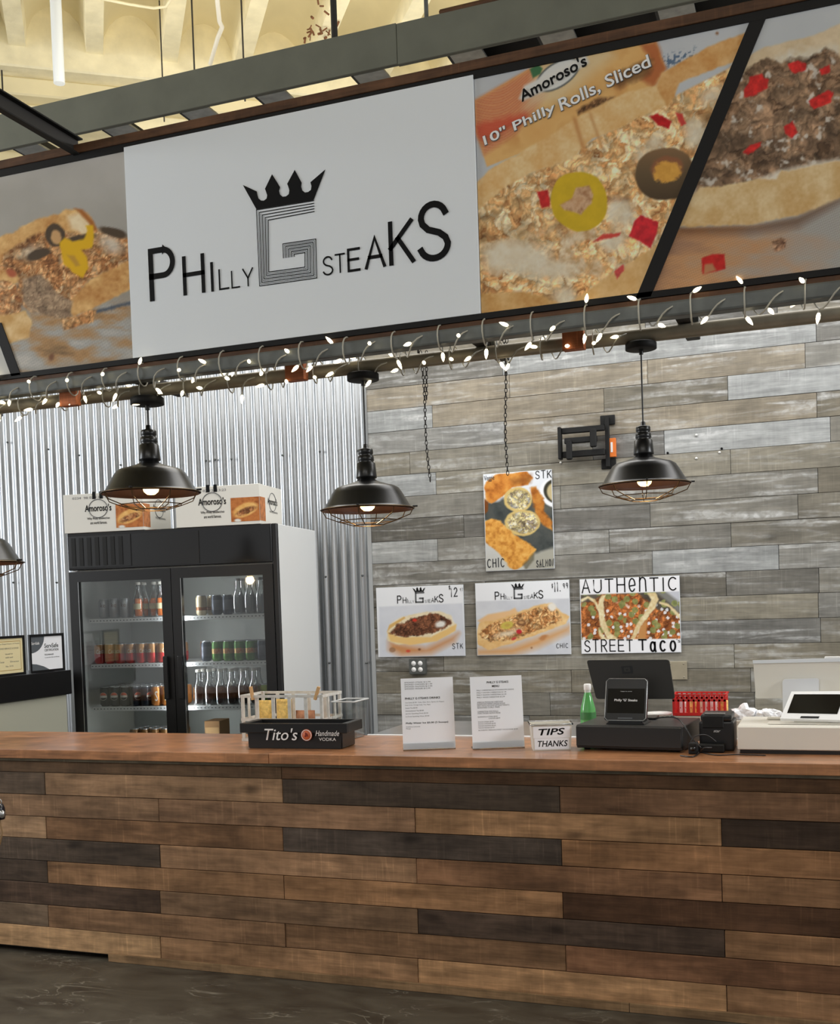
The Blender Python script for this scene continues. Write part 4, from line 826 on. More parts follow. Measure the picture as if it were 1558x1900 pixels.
def paint_taco(P):
    X, Y = P[:, 0], P[:, 1]
    C = np.tile(np.array([[240., 240, 244]]), (len(X), 1)); m0 = polym(P, [(1077, 1104), (1262, 1097), (1264, 1185), (1078, 1187)], 1)
    B = ramp(fbm(P, 20, 4), [(62, 56, 48), (120, 112, 100)])+0*P[:, :1]
    B = mix(B, (196, 198, 206), polym(P, [(1220, 1090), (1270, 1090), (1270, 1130)], 3)); B = mix(B, (128, 128, 122), polym(P, [(1215, 1098), (1235, 1098), (1262, 1118), (1262, 1140), (1240, 1118)], 3))
    G = crumbs(P, 8, [(74, 44, 28), (150, 84, 46), (196, 122, 66), (120, 66, 40), (206, 160, 104)], 6)
    B = mix(B, G, polym(P, [(1076, 1120), (1100, 1115), (1120, 1102), (1180, 1100), (1220, 1130), (1262, 1140), (1262, 1190), (1076, 1190)], 2, 3))
    w1, w2, wi = worley(P, 9, 44); wt = ((w1 < .33) & (wi > .62)).astype(float)*np.clip((Y-1112)/20, 0, 1); B = mix(B, (236, 236, 240), wt*.9)
    w1, w2, wi = worley(P, 14, 55); gt = ((w1 < .42) & (wi > .66)).astype(float); B = mix(B, ramp(fbm(P, 5, 3), [(96, 108, 62), (176, 176, 110)]), gt*.9)
    tort = ramp(fbm(P, 6, 13)*1.3-.1, [(206, 176, 122), (240, 230, 192)])
    for pts in ([(1111, 1112), (1117, 1104), (1124, 1104), (1119, 1118), (1122, 1150), (1130, 1172), (1150, 1188), (1128, 1188), (1113, 1160), (1109, 1130)], [(1200, 1100), (1216, 1100), (1222, 1112), (1214, 1130), (1190, 1160), (1176, 1188), (1170, 1186), (1180, 1160), (1200, 1130), (1208, 1112)], [(1077, 1113), (1090, 1106), (1104, 1112), (1112, 1128), (1110, 1136), (1102, 1118), (1090, 1111), (1078, 1118)],
                [(1222, 1116), (1240, 1120), (1256, 1135), (1263, 1146), (1263, 1152), (1240, 1126), (1222, 1120)], [(1111, 1165), (1120, 1180), (1130, 1188), (1116, 1187), (1110, 1175)]):
        B = mix(B, tort, polym(P, pts, 1.2, 1.5, 6))
    B = mix(B, (196, 140, 84), polym(P, [(1180, 1186), (1190, 1160), (1200, 1150), (1198, 1186)], 2))
    return C*(1-m0[:, None])+B*m0[:, None]
pA = poster('steak_poster', -2.749, -2.147, 1.158, 1.615, 'poster with steak sandwich priced 12, on the plank wall by the metal sheeting', paint_p12)
pB = poster('chicken_poster', -2.067, -1.46, 1.158, 1.619, 'poster with chicken sandwich priced 11.99, middle of the lower wall row', paint_p11)
pC = poster('egg_roll_poster', -1.991, -1.549, 1.692, 2.304, 'tall poster of fried egg rolls hung above the two sandwich posters', paint_egg)
pD = poster('taco_poster', -1.395, -.793, 1.159, 1.618, 'poster reading authentic street tacos, right of the chicken poster', paint_taco)
pen = mat('marker_ink', (40, 42, 48), .6)
def mini(parent, cx_px, cy_px, w_px):
    a = at(cx_px-w_px/2, cy_px, PW); b = at(cx_px+w_px/2, cy_px-2, PW); c0 = at(281, 561, 0); c1 = at(839, 480, 0); s = (b.x-a.x)/(c1.x-c0.x)
    zb = c0.z
    letters(parent, K['ink'], lambda p: Vector((a.x+(p.x-c0.x)*s, PW-.0016, a.z+(p.z-zb)*s)), False)
mini(pA, 780, 1120, 86); mini(pB, 963, 1113, 90)
TP = PW-.001
def hw(par, s, x0, y0, x1, y1, h, m=pen, b=0):
    if any(c not in GL for c in s): textpx('handwriting', s, m, par, x0, y0, x1, y1, h, TP, bold=b, lift=.001); return
    a = at(x0, y0, TP); c = at(x1, y1, TP); t = at(x0, y0-h, TP); hh = (t-a).length
    script('handwriting', s, m, par, a, c, hh, hh*(.085 if h > 20 else .1)*(1+b*26), lift=.001, jit=.05)
hw(pA, '$', 832, 1094, 836, 1094, 8); hw(pA, '12', 836, 1108, 849, 1107, 18); hw(pA, '97', 853, 1097, 859, 1097, 6, K['faint'])
hw(pA, 'STK', 839, 1204, 859, 1203, 10)
hw(pB, '$', 1023, 1091, 1026, 1091, 8); hw(pB, '11.', 1028, 1098, 1040, 1097, 18); hw(pB, '99', 1044, 1092, 1054, 1091, 10); hw(pB, 'CHIC', 1032, 1203, 1054, 1202, 9)
hw(pC, 'Veggie', 898, 895, 917, 893, 12); hw(pC, 'STK', 993, 889, 1023, 886, 15); hw(pC, 'CHIC', 904, 1054, 936, 1052, 17); hw(pC, 'SALMON', 995, 1053, 1028, 1050, 14)
hw(pD, 'AUTHenTIC', 1079, 1101, 1256, 1096, 26, K['ink'], 0); hw(pD, 'STREET', 1084, 1210, 1174, 1209, 23, K['ink'], 0); hw(pD, 'T', 1184, 1207, 1200, 1207, 22, K['ink'], .02); hw(pD, 'aco', 1205, 1210, 1255, 1209, 21, K['ink'], .035); hw(pD, '\'s', 1255, 1192, 1262, 1192, 7, K['ink'])
# ------------------------------------------------------------------ service counter
ct = empty('service_counter', (0, 0, 0), 0, 'long service counter clad in mixed brown and dark reclaimed boards', 'counter')
CX0, CX1 = -6.0, 2.2
box('carcass', K['dark'], ct, CX0, CX1, .014, .50, .02, .879)
seam = at(498, 1400, -.03).x
rows = [.815-.0985*i for i in range(9)]
RJ = [[(82, 523, 1037), [(86, 76, 62), (138, 115, 86), (72, 64, 53), (104, 82, 60)]],
      [(293, 768, 1337), [(122, 101, 76), (124, 101, 76), (146, 118, 84), (56, 50, 42)]],
      [(84, 523, 1040), [(148, 126, 96), (114, 90, 64), (72, 69, 62), (130, 101, 70)]],
      [(295, 771, 1337), [(78, 70, 59), (138, 113, 84), (120, 93, 67), (128, 101, 72)]],
      [(87, 525, 1042), [(74, 65, 54), (131, 105, 75), (140, 111, 78), (80, 60, 43)]],
      [(296, 773, 1342), [(74, 62, 50), (112, 93, 70), (72, 65, 56), (136, 108, 77)]],
      [(89, 527, 1047), [(104, 92, 74), (121, 98, 72), (117, 94, 68), (115, 87, 63)]],
      [(296, 773, 1345), [(162, 137, 100), (139, 113, 82), (158, 129, 92), (142, 114, 82)]]]
for i, (js, cs) in enumerate(RJ):
    zt = rows[i]; zb = rows[i+1]; xs = [CX0]+[at(j, 1380+(i+.7)*42+j*.02, 0).x for j in js]+[CX1]
    for k in range(4):
        a, b = xs[k], xs[k+1]; g = .0012; pr = random.uniform(0, .004)
        segs = [(a, b)] if b-a < 1.9 else ([(a, b-1.5), (b-1.5, b)] if k == 0 else [(a, a+1.6), (a+1.6, b)])
        for si, (a, b) in enumerate(segs):
            o = MB().box(a+g-(a+b)/2, b-g-(a+b)/2, -pr, .0135, zb+g-(zb+zt)/2, zt-g-(zb+zt)/2).build('board', W_ctr, ct, ((a+b)/2, 0, (zb+zt)/2), .0015, 1)
            kk = cs[k]; dk_ = kk[0] < 85 and kk[0]-kk[2] < 18; o.color = S(kk[0]*1.1+(4 if dk_ else 0), kk[1]*1.04, kk[2]*1.05-(2 if dk_ else 0))
for a, b, c in ((CX0, at(523, 1440, 0).x, (96, 74, 54)), (at(523, 1440, 0).x, CX1, (88, 64, 45))):
    o = MB().box(a+.001-(a+b)/2, b-.001-(a+b)/2, -.004, .0135, -.0255, .0245).build('top_board', W_ctr, ct, ((a+b)/2, 0, .841), .0015, 1); o.color = S(*c)
o = MB().box(CX0, CX1, -.012, .0135, .867, .879).build('upper_moulding', W_ctr, ct); o.color = S(120, 110, 92)
for a, b in ((at(205, 1788, 0).x, at(1169, 1880, 0).x), (at(1169, 1880, 0).x, CX1)):
    o = MB().box(a+.001-(a+b)/2, b-.001-(a+b)/2, -.016, -.0045, .001, .034).build('base_strip', W_ctr, ct, ((a+b)/2, 0, 0), .001, 1); o.color = S(140, 112, 82)
tp = empty('wooden_worktop', (0, 0, 0), 0, 'varnished orange-brown wooden worktop laid on the clad counter', 'worktop')
for a, b in ((CX0, seam-.0008), (seam+.0008, CX1)):
    xx = a
    mb = MB().box(a, b, -.03, .585, .88, .92); mb.build('top_slab', W_top, tp, None, .003, 2)
# kitchen prep table behind
pt_ = empty('prep_table', (0, 0, 0), 0, 'stainless steel prep table with white edge, just behind the counter', 'prep table')
x0 = at(690, 1362, .6).x-.02; box('table_top', K['chrome'], pt_, x0, .9, .60, 1.18, .885, .918, .004, 1); box('front_edge', K['white'], pt_, x0, .9, .587, .5995, .90, .924, .003, 1)
for xx in (x0+.05, .8):
    for yy in (.66, 1.1): MB().tube([(xx, yy, 0), (xx, yy, .885)], .02, 10).build('leg', K['chrome'], pt_)
# ------------------------------------------------------------------ drinks cooler
A_ = atz(118, 990, 2.0); B_ = atz(498, 972, 2.0)
FRZ = math.atan2(B_.y-A_.y, B_.x-A_.x)*.75; FWD = 1.345; FD = .74
fr = empty('drinks_cooler', (A_.x, A_.y+.03, 0), FRZ, 'black double glass door drinks cooler with white side, left behind the counter', 'cooler')
H = 2.0
def fb(name, m, *a, **k): return box(name, m, fr, *a, **k)
fb('side_panel', K['fridgew'], FWD-.03, FWD, .035, FD, .02, H-.002, bevel=.003, seg=1); fb('side_panel', K['fridgew'], 0, .03, .035, FD, .02, H-.002, bevel=.003, seg=1)
fb('back_panel', K['inner'], .0301, FWD-.0301, FD-.03, FD, .02, H-.002)
fb('top_panel', K['black'], .0301, FWD-.0301, .035, FD-.031, H-.03, H-.004); fb('bottom_panel', K['inner'], .0301, FWD-.0301, .05, FD-.031, .1, .3); fb('inner_ceiling', K['inner'], .0301, FWD-.0301, .05, FD-.031, 1.76, 1.79)
fb('front_edge', K['black'], FWD-.028, FWD+.001, 0, .034, .02, H, bevel=.003, seg=1)
h = fb('header_panel', K['screen'], 0, FWD-.029, .0, .034, 1.775, H, bevel=.004, seg=1)
fb('header_insert', K['black'], .01, .42, -.004, -.0001, 1.79, H-.02); fb('header_insert', K['black'], .43, .86, -.004, -.0001, 1.785, H-.02); fb('header_insert', K['screen'], .87, FWD-.04, -.003, -.0001, 1.79, H-.02)
for i in range(7): fb('vent_slat', K['blackm'], .03+i*.052, .055+i*.052, -.007, -.0041, 1.80, H-.03)
for k, (a, b) in enumerate(((0.0, .668), (.672, FWD-.032))):
    dz0, dz1 = .12, 1.765; w = .062
    d = MB(); d.box(a, a+w, 0, .034, dz0, dz1); d.box(b-w, b, 0, .034, dz0, dz1); d.box(a+w, b-w, 0, .034, dz1-w, dz1); d.box(a+w, b-w, 0, .034, dz0, dz0+w)
    dr = d.build('door', K['black'], fr)
    box('door_glass', G_door, dr, a+w, b-w, .012, .016, dz0+w, dz1-w)
    hx = b-.045 if k == 0 else a+.045
    box('door_handle', K['black'], dr, hx-.014, hx+.014, -.03, -.012, .98, 1.24, .005, 2)
    box('trim', K['alu'], dr, a+w-.003, a+w, -.001, -.0001, dz0+w, dz1-w)
fb('mullion', K['black'], .64, .70, .036, .06, .12, 1.765)
for xx in (.0301, FWD-.034): fb('lining', K['inner'], xx, xx+.004, .04, FD-.031, .3, 1.76)
SH = [1.475, 1.195, .93, .66]
for z in SH:
    for a, b in ((.075, .655), (.69, FWD-.05)):
        s = fb('shelf', K['rail'], a, b, .1, FD-.06, z-.012, z-.006); box('shelf_rail', K['rail'], s, a, b, .085, .0995, z-.026, z)
        mb = MB()
        for i in range(26): x = a+(b-a)*(i+.3)/26; mb.box(x, x+.008, .0838, .0849, z-.016, z-.010)
        o = mb.build('slots', K['faint'], s); o['kind'] = 'stuff'
for lx_, tx_ in ((.63, -.35), (.71, .35)):
    li = bpy.data.lights.new('cooler_light', 'AREA'); li.shape = 'RECTANGLE'; li.size = .02; li.size_y = 1.3; li.energy = 3.2; li.color = (.95, .98, 1)
    lo2 = bpy.data.objects.new('cooler_light', li); col.objects.link(lo2); lo2.parent = fr; lo2.location = (lx_, .063, 1.1); lo2.rotation_euler = (lambda d: Matrix((Vector((0, 0, 1)).cross(-d), Vector((0, 0, 1)), -d)).transposed().to_euler())(Vector((tx_, .45, 0)).normalized())
FM = Matrix.Translation(fr.location)@Matrix.Rotation(FRZ, 4, 'Z')
canmats = {}
def can_mat(name, c, band=None, z0=.03, z1=.09, metal=.5, c2=None):
    m, N, L, B = newmat(name); tc = N.new('ShaderNodeTexCoord'); sx = N.new('ShaderNodeSeparateXYZ'); L.new(tc.outputs['Object'], sx.inputs[0])
    r = N.new('ShaderNodeValToRGB'); r.color_ramp.interpolation = 'CONSTANT'; e = r.color_ramp.elements
    mm = N.new('ShaderNodeMath'); mm.operation = 'MULTIPLY'; mm.inputs[1].default_value = 8; L.new(sx.outputs['Z'], mm.inputs[0]); L.new(mm.outputs[0], r.inputs[0])
    e[0].position = 0; e[0].color = S(*c); e[1].position = z0*8; e[1].color = S(*(band or c)); x = e.new(min(z1*8, .99)); x.color = S(*(c2 or c))
    L.new(r.outputs[0], B.inputs['Base Color']); B.inputs['Metallic'].default_value = metal; B.inputs['Roughness'].default_value = .35; return m
CAN = MB().lathe([(0, .003), (.024, .0), (.0265, .004), (.033, .014), (.033, .104), (.0275, .117), (.0275, .121), (.0255, .1215), (.0245, .1165), (0, .1165)], 18).mesh('can')
def can_proto(name, body, lab, group, sym=None):
    me = MB().lathe([(0, .003), (.024, .0), (.0265, .004), (.033, .014), (.033, .104), (.0275, .117)], 18).mesh('body')
    t = empty(name, (0, 0, -50), 0, lab, 'soda can', group); link('body', me, t, body)
    MB().lathe([(.0275, .117), (.0275, .121), (.0255, .1215), (.0245, .1165), (0, .1165)], 18).build('lid', K['alu'], t)
    if sym:
        s, m, z, hh, wd_, sl = sym
        # lettering curved round the can's front
        cu = bpy.data.curves.new('t', 'FONT'); cu.body = s; cu.resolution_u = 2; ob = bpy.data.objects.new('t', cu); me2 = bpy.data.meshes.new_from_object(ob); bpy.data.objects.remove(ob)
        n = len(me2.vertices); co = np.zeros(n*3, np.float32); me2.vertices.foreach_get('co', co); co = co.reshape(-1, 3); mn = co.min(0); mx = co.max(0)
        u = (co[:, 0]-mn[0])/(mx[0]-mn[0])-.5; v = (co[:, 1]-mn[1])/(mx[1]-mn[1]); a = -math.pi/2+.35+u*wd_/.0335
        Pn = np.stack([.0337*np.cos(a), .0337*np.sin(a), z+v*hh+u*sl], 1); me2.vertices.foreach_set('co', Pn.astype(np.float32).ravel()); me2.update(); me2.materials.clear()
        link('print', me2, t, m)
    return t
coke = can_proto('soda_can', can_mat('gold_red_can', (196, 44, 36), (190, 40, 34), .02, .062, .4, (178, 130, 82)), 'red and gold soda can in the row on the second shelf behind the left cooler door', 'red and gold soda cans', ('Coca', K['cap'], .064, .026, .05, .008))
diet = can_proto('soda_can', can_mat('silver_can', (176, 178, 180), None, .03, .09, .8), 'silver soda can on the top shelf behind the left cooler door', 'silver soda cans', ('ke', mat('dark_red_ink', (92, 50, 40)), .068, .028, .03, 0))
peps = can_proto('soda_can', can_mat('black_blue_can', (24, 30, 40), None, .03, .09, .3), 'black soda can', 'black and blue soda cans')
def disc(rad, z, m, par, half=None):
    n = 16; V = []; Fc = []
    cols_ = 8
    for i in range(-cols_, cols_+1):
        u = i/cols_*rad; hh = math.sqrt(max(0, rad*rad-u*u)); a = -math.pi/2+.35+u/.0335
        lo_, hi_ = (-hh, hh) if half is None else ((max(-hh, half[0]*rad), min(hh, half[1]*rad)) if hh > 0 else (0, 0))
        if hi_ < lo_: lo_ = hi_ = 0 if half is None else max(min(half[0]*rad, hh), -hh)
        V += [(.0336*math.cos(a), .0336*math.sin(a), z+lo_), (.0336*math.cos(a), .0336*math.sin(a), z+hi_)]
    Fc = [(2*i, 2*i+2, 2*i+3, 2*i+1) for i in range(2*cols_)]
    return MB().add(V, Fc).build('emblem', m, par)
disc(.024, .062, K['cap'], peps, (-.3, .25)); disc(.0238, .062, mat('emblem_red', (206, 84, 52)), peps, (.3, 1))
e = MB(); 
e.tube([(.0338*math.cos(-math.pi/2+.35+.024*math.cos(t)/.0335), .0338*math.sin(-math.pi/2+.35+.024*math.cos(t)/.0335), .062+.024*math.sin(t)) for t in np.linspace(0, 2*math.pi, 20)[:-1]], .0008, 4, True).build('emblem_ring', K['cap'], peps)
crush = can_proto('soda_can', can_mat('orange_gold_can', (196, 124, 56), None, .03, .09, .4), 'orange soda can at the right end of the third shelf, left cooler door', 'orange soda cans', ('S', K['cap'], .03, .06, .018, 0))
rootb = can_proto('soda_can', can_mat('brown_can', (120, 84, 44), (150, 140, 116), .04, .08, .4), 'brown and cream soda can on the lowest visible shelf', 'brown soda cans', ('W', K['cap'], .04, .03, .03, 0))
ging = can_proto('soda_can', can_mat('green_can', (104, 150, 70), (206, 170, 110), .045, .075, .4, (96, 140, 76)), 'green ginger soda can on the second shelf behind the right cooler door', 'green soda cans', ('GA', mat('orange_red_ink', (206, 92, 50)), .05, .03, .034, .006))
spri = can_proto('soda_can', can_mat('dark_green_can', (40, 140, 70), (40, 140, 70), .03, .06, .4, (40, 60, 56)), 'dark green soda can with white lettering, right cooler door', 'dark green soda cans', ('Spri', K['wink'], .068, .03, .045, .01))
dark = can_proto('soda_can', can_mat('grey_blue_can', (70, 76, 88), (96, 100, 110), .03, .09, .5), 'grey blue soda can among the drinks behind the right cooler door', 'grey blue soda cans')
lime = can_proto('soda_can', can_mat('lime_can', (120, 160, 84), None, .03, .09, .3), 'pale green can on the third shelf behind the right cooler door', 'pale green cans')
beige = can_proto('soda_can', can_mat('beige_can', (196, 180, 150), (150, 96, 60), .03, .05, .3), 'beige can on the top shelf behind the right cooler door', 'beige cans')
def bottle_proto(liq, lab, group, capm, label_m=None):
    t = empty('glass_bottle', (0, 0, -50), 0, lab, 'bottle', group)
    MB().lathe([(0, .004), (.03, 0), (.034, .006), (.034, .095), (.033, .11), (.02, .145), (.0145, .165), (.0135, .2), (.015, .205)], 20).build('glass', G_clear, t)
    MB().lathe([(0, .008), (.031, .008), (.0315, .1), (.03, .115), (0, .117)], 18).build('liquid', liq, t)
    MB().lathe([(.0165, .2), (.0165, .214), (.012, .217), (0, .217)], 16).build('cap', capm, t)
    if label_m:
        V = []
        for i in range(9): a = -math.pi/2-.6+i*.2; V += [(.0347*math.cos(a), .0347*math.sin(a), .05), (.0347*math.cos(a), .0347*math.sin(a), .085)]
        MB().add(V, [(2*i, 2*i+2, 2*i+3, 2*i+1) for i in range(8)]).build('paper_label', label_m, t)
    return t
jar = bottle_proto(mat('orange_drink', (236, 120, 30), .4, emit=None), 'orange soda bottle with pale cap on the top shelf, left cooler door', 'orange soda bottles', K['cap'], mat('bottle_label', (206, 196, 160)))
cola = bottle_proto(mat('cola_drink', (44, 20, 14), .3), 'dark cola bottle on the third shelf behind the right cooler door', 'dark cola bottles', K['cap'])
wat = bottle_proto(mat('clear_drink', (150, 156, 160), .3), 'clear bottle in the right half of the top shelf', 'clear bottles on the top shelf', K['alu'])
first = {}
KIND = {coke.name: 'red and gold soda can', diet.name: 'silver soda can', peps.name: 'black soda can with round emblem', crush.name: 'orange soda can', rootb.name: 'brown soda can', ging.name: 'green ginger soda can', spri.name: 'dark green soda can', dark.name: 'grey blue soda can', lime.name: 'pale green can', beige.name: 'beige can', jar.name: 'orange soda bottle', cola.name: 'dark cola bottle', wat.name: 'clear bottle'}
ORD = ['first', 'second', 'third', 'fourth', 'fifth', 'sixth', 'seventh', 'eighth']
ROW = ['front', 'second', 'third', 'fourth', 'fifth']
def place(proto, lx, ly, z, rz=None, n=None, row=0):
    if proto.name in first: o = copy_tree(proto)
    else: o = proto; first[proto.name] = 1
    w = FM@Vector((lx, ly, z)); o.location = w
    shn = ['top', 'second', 'third', 'fourth'][[abs(z-q) < .01 for q in SH].index(True)]
    o['label'] = f"{KIND[proto.name]}{', '+ORD[n]+' from left' if n is not None else ''}, {ROW[row]} row, {shn} shelf, {'left' if lx < .67 else 'right'} cooler door"
    o.rotation_euler = (0, 0, (FRZ+random.uniform(-.25, .25)) if rz is None else rz); return o
E_ = .0005
# top shelf, left door
for i, x in enumerate((.155, .225, .295)): place(diet, x, .135, SH[0]+E_, n=i)
for i, (x, y) in enumerate(((.385, .135), (.385, .215), (.46, .2), (.535, .135), (.535, .215), (.46, .28))): place(jar, x, y, SH[0]+E_, n=i//2, row=min(2, int((y-.13)/.065)))
place(beige, .615, .135, SH[0]+E_)
for r in range(3):
    for i in range(8):
        place(coke, .11+i*.0705+(.005 if r % 2 else 0), .135+r*.07, SH[1]+E_, FRZ+random.uniform(-.9, .9), n=i, row=r)
for r in range(5):
    for i in range(5): place(peps, .135+i*.0685, .135+r*.069, SH[2]+E_, FRZ+random.uniform(-.3, .3)+(0 if i < 3 else .8), n=i, row=r)
for r in range(3):
    for i in range(3): place(crush, .48+i*.069, .135+r*.069, SH[2]+E_, n=i, row=r)
for r in range(3):
    for i in range(5): place(rootb, .29+i*.069, .2+r*.069, SH[3]+E_, n=i, row=r)
# right door
place(beige, .80, .135, SH[0]+E_); place(beige, .845, .2, SH[0]+E_, row=1)
for i in range(2): place(dark, .9+i*.07, .135, SH[0]+E_, n=i)
for i in range(4):
    for r in range(2): place(wat, 1.04+i*.072, .135+r*.075, SH[0]+E_, n=i, row=r)
place(crush, .745, .3, SH[1]+E_); place(dark, .82, .135, SH[1]+E_, n=0)
for i in range(4):
    for r in range(3): place(ging, .89+i*.0715, .135+r*.07, SH[1]+E_, n=i, row=r)
for r in range(3): place(dark, 1.18, .135+r*.07, SH[1]+E_, n=1, row=r)
for r in range(3): place(spri, 1.25, .135+r*.07, SH[1]+E_, FRZ+.1, row=r)
for i in range(6):
    for r in range(2): place(cola, .76+i*.072, .135+r*.075, SH[2]+E_, n=i, row=r)
place(lime, 1.19, .14, SH[2]+E_, n=0); place(lime, 1.258, .14, SH[2]+E_, n=1); place(lime, 1.19, .215, SH[2]+E_, row=1)
bx = empty('cardboard_carton', FM@Vector((.80, .3, SH[3]+.001)), FRZ, 'small brown carton on the lowest shelf behind the right cooler door', 'carton'); box('carton_body', mat('brown_card', (140, 104, 66), .8), bx, -.05, .05, -.08, .08, 0, .16, .002, 1); box('carton_flap', mat('kraft', (176, 140, 96), .8), bx, -.045, .045, -.082, -.0801, .02, .12)
# ------------------------------------------------------------------ cartons on the cooler
def paint_roll(P):   # colour picture on the carton
    C = ramp(fbm(P, 14, 5), [(120, 62, 34), (196, 120, 66)]); return C
def carton(lx0, lx1, lab, pic):
    t = empty('bread_carton', FM@Vector((lx0, .0, H+.001)), FRZ, lab, 'carton'); w = lx1-lx0; d = .38; hh = .235
    box('carton_body', K['carton'], t, 0, w, .0, d, 0, hh, .002, 1)
    box('tape', K['wink'], t, 0, w, d*.46, d*.56, hh, hh+.0008)
    Rz = Matrix.Rotation(0, 4, 'Z')
    y = -.0012
    def tt(s, x0, x1, z, h_, m=K['ink'], b=.01): text('print', s, m, t, (x0, y, z), (x1, y, z), h_, lift=0.0, bold=b)
    x0 = .18*w/.66
    cx_ = w*.44; tt("Amoroso's", cx_-.088, cx_+.088, .125, .042, b=.02); tt('Why Philly sandwiches', cx_-.075, cx_+.075, .072, .018, b=.01); tt('are world famous.', cx_-.055, cx_+.055, .048, .018, b=.01)
    mb = MB(); mb.tube([(cx_+.062*math.cos(a), y, .142+.055*math.sin(a)) for a in np.linspace(0, 2*math.pi, 25)[:-1]], .0022, 4, True); mb.build('print', K['greyink'], t)
    for dx in (-.035, .012): box('print', K['ink'], t, cx_+dx, cx_+dx+.022, y-.0004, y, .2, .244)
    tt('0234  98 02/12  13:23', w*.12, w*.12+.26, .203, .014, K['faint'], 0)
    def painter(P):
        c = proj(np.array([FM@Vector((lx0+w*.83, 0, H+.1))]))[0]; Q = P-c
        C = ramp(fbm(P, 9, 5), [(132, 70, 38), (196, 124, 70), (150, 84, 46)])
        C = mix(C, bread(P, (222, 166, 92), (240, 196, 124), 3, 8), ellm(Q, 0, 4, 24, 12, -22, 1.5, 1)); C = mix(C, crumbs(P, 5, [(70, 44, 32), (150, 96, 60), (206, 170, 120)], 4), ellm(Q, 1, 6, 19, 6, -22, 1.5, 2))
        C = mix(C, (226, 226, 220), ellm(Q, -14, 24, 6, 3, 0, 1)); return C
    a = FM@Vector((lx0+w*.66, -.0005, H+.02)); b_ = FM@Vector((lx0+w-.002, -.0005, H+.02)); c_ = FM@Vector((lx0+w*.66, -.0005, H+.16))
    pc = picture('print', None, a, b_, c_, 1.0, painter, .0008); pc.parent = t; pc.matrix_parent_inverse = (Matrix.Translation(t.location)@Matrix.Rotation(FRZ, 4, 'Z')).inverted()
    # wrap on the right side
    x = w+.0012
    s_ = box('print', mat('wrap_print', (186, 120, 74), .7, noise=.35, nscale=40), t, w, w+.0008, .0, .09, .02, .16)
    text('print', "Amoroso's", K['ink'], t, (x, .13, .125), (x, .3, .125), .042, lift=0, bold=.02); text('print', 'Why Philly sandwiches', K['ink'], t, (x, .16, .072), (x, .3, .072), .018, lift=0)
    mb = MB(); mb.tube([(x, .215+.06*math.cos(a), .142+.055*math.sin(a)) for a in np.linspace(0, 2*math.pi, 25)[:-1]], .0022, 4, True); mb.build('print', K['greyink'], t)
    return t
carton(-.015, .51, 'white bread carton with colour picture, left one on top of the drinks cooler', 0); carton(.72, 1.25, 'white bread carton with colour picture, right one on top of the drinks cooler', 1)
# ------------------------------------------------------------------ side cabinet and frames, left
XL = -4.28
sd = empty('side_cabinet', (XL, .2, 0), 0, 'black topped pale cabinet running from the left edge back to the cooler', 'cabinet')
box('cabinet_body', K['kitchen'], sd, -.6, -.02, .44, 1.33, 0, 1.025, .002, 1); box('black_top', K['black'], sd, -.62, 0, .42, 1.36, 1.027, 1.172, .003, 1)
def frame(y0, y1, lab, inside):
    t = empty('certificate_frame', (XL-.012, (y0+y1)/2, 1.1735), 0, lab, 'picture frame'); w = (y1-y0)/2; h_ = .225; f_ = .014
    mb = MB(); mb.box(-.012, 0, -w, -w+f_, 0, h_); mb.box(-.012, 0, w-f_, w, 0, h_); mb.box(-.012, 0, -w+f_, w-f_, 0, f_); mb.box(-.012, 0, -w+f_, w-f_, h_-f_, h_); mb.build('frame_border', K['black'], t)
    box('easel_back', K['blackm'], t, -.03, -.0121, -w*.5, w*.5, 0, h_*.7); return t, w, h_
fA, w, h_ = frame(.88, 1.175, 'black framed gold bordered certificate at the left edge', 0)
box('certificate', mat('cream_certificate', (236, 224, 178), .6), fA, -.01, -.006, -w+.014, w-.014, .014, h_-.014)
mb = MB(); 
for a in ((-w+.03, w-.03, .03, .033), (-w+.03, w-.03, h_-.033, h_-.03)): mb.box(-.0059, -.0054, a[0], a[1], a[2], a[3])
mb.box(-.0059, -.0054, w-.033, w-.03, .03, h_-.03); mb.box(-.0059, -.0054, -w+.03, -w+.033, .03, h_-.03); mb.build('gold_border', mat('gold_ink', (176, 140, 66)), fA)
for i, (s, zz, ww) in enumerate((('State Department of Health', .175, .09), ('FOOD SERVICE LICENSE', .150, .08), ('issued to', .12, .03), ('valid until', .1, .03), ('Date        Director', .075, .08), ('No. 0141', .05, .03))):
    text('print', s, K['greyink'], fA, (-.0055, -ww+.02, zz), (-.0055, ww+.02, zz), .009, lift=0)
fB, w, h_ = frame(1.215, 1.52, 'black framed white and grey food safety certificate beside the cooler', 0)
box('certificate', K['paper'], fB, -.01, -.006, -w+.014, w-.014, .014, h_-.014)
MB().prism([(-w+.014, h_-.014)]+[(-w+.014+.12*math.cos(a), h_-.014-.095*math.sin(a)) for a in np.linspace(0, math.pi/2, 10)], -.0059, -.0054, 'x').build('blue_grey_corner', mat('slate_ink', (92, 98, 104)), fB)
MB().prism([(-w+.014, .014), (-w+.014, .055), (-w+.06, .05), (-w+.12, .035), (-w+.17, .014)], -.0059, -.0054, 'x').build('blue_grey_swoosh', mat('slate_ink', (92, 98, 104)), fB)
for s, y0, y1, zz, hh_, m in (('ServSafe', -w+.022, -w+.09, .165, .016, K['wink']), ('ServSafe', -.02, .105, .142, .026, K['ink']), ('CERTIFICATION', -.02, .105, .122, .014, K['ink']), ('FOOD MANAGER', -.02, .06, .098, .009, K['ink']), ('is awarded this certificate', -.02, .11, .083, .006, K['greyink'])):
    text('print', s, m, fB, (-.0052, y0, zz), (-.0052, y1, zz), hh_, lift=0, bold=.01)
# ------------------------------------------------------------------ things on the worktop
ZC = .9205
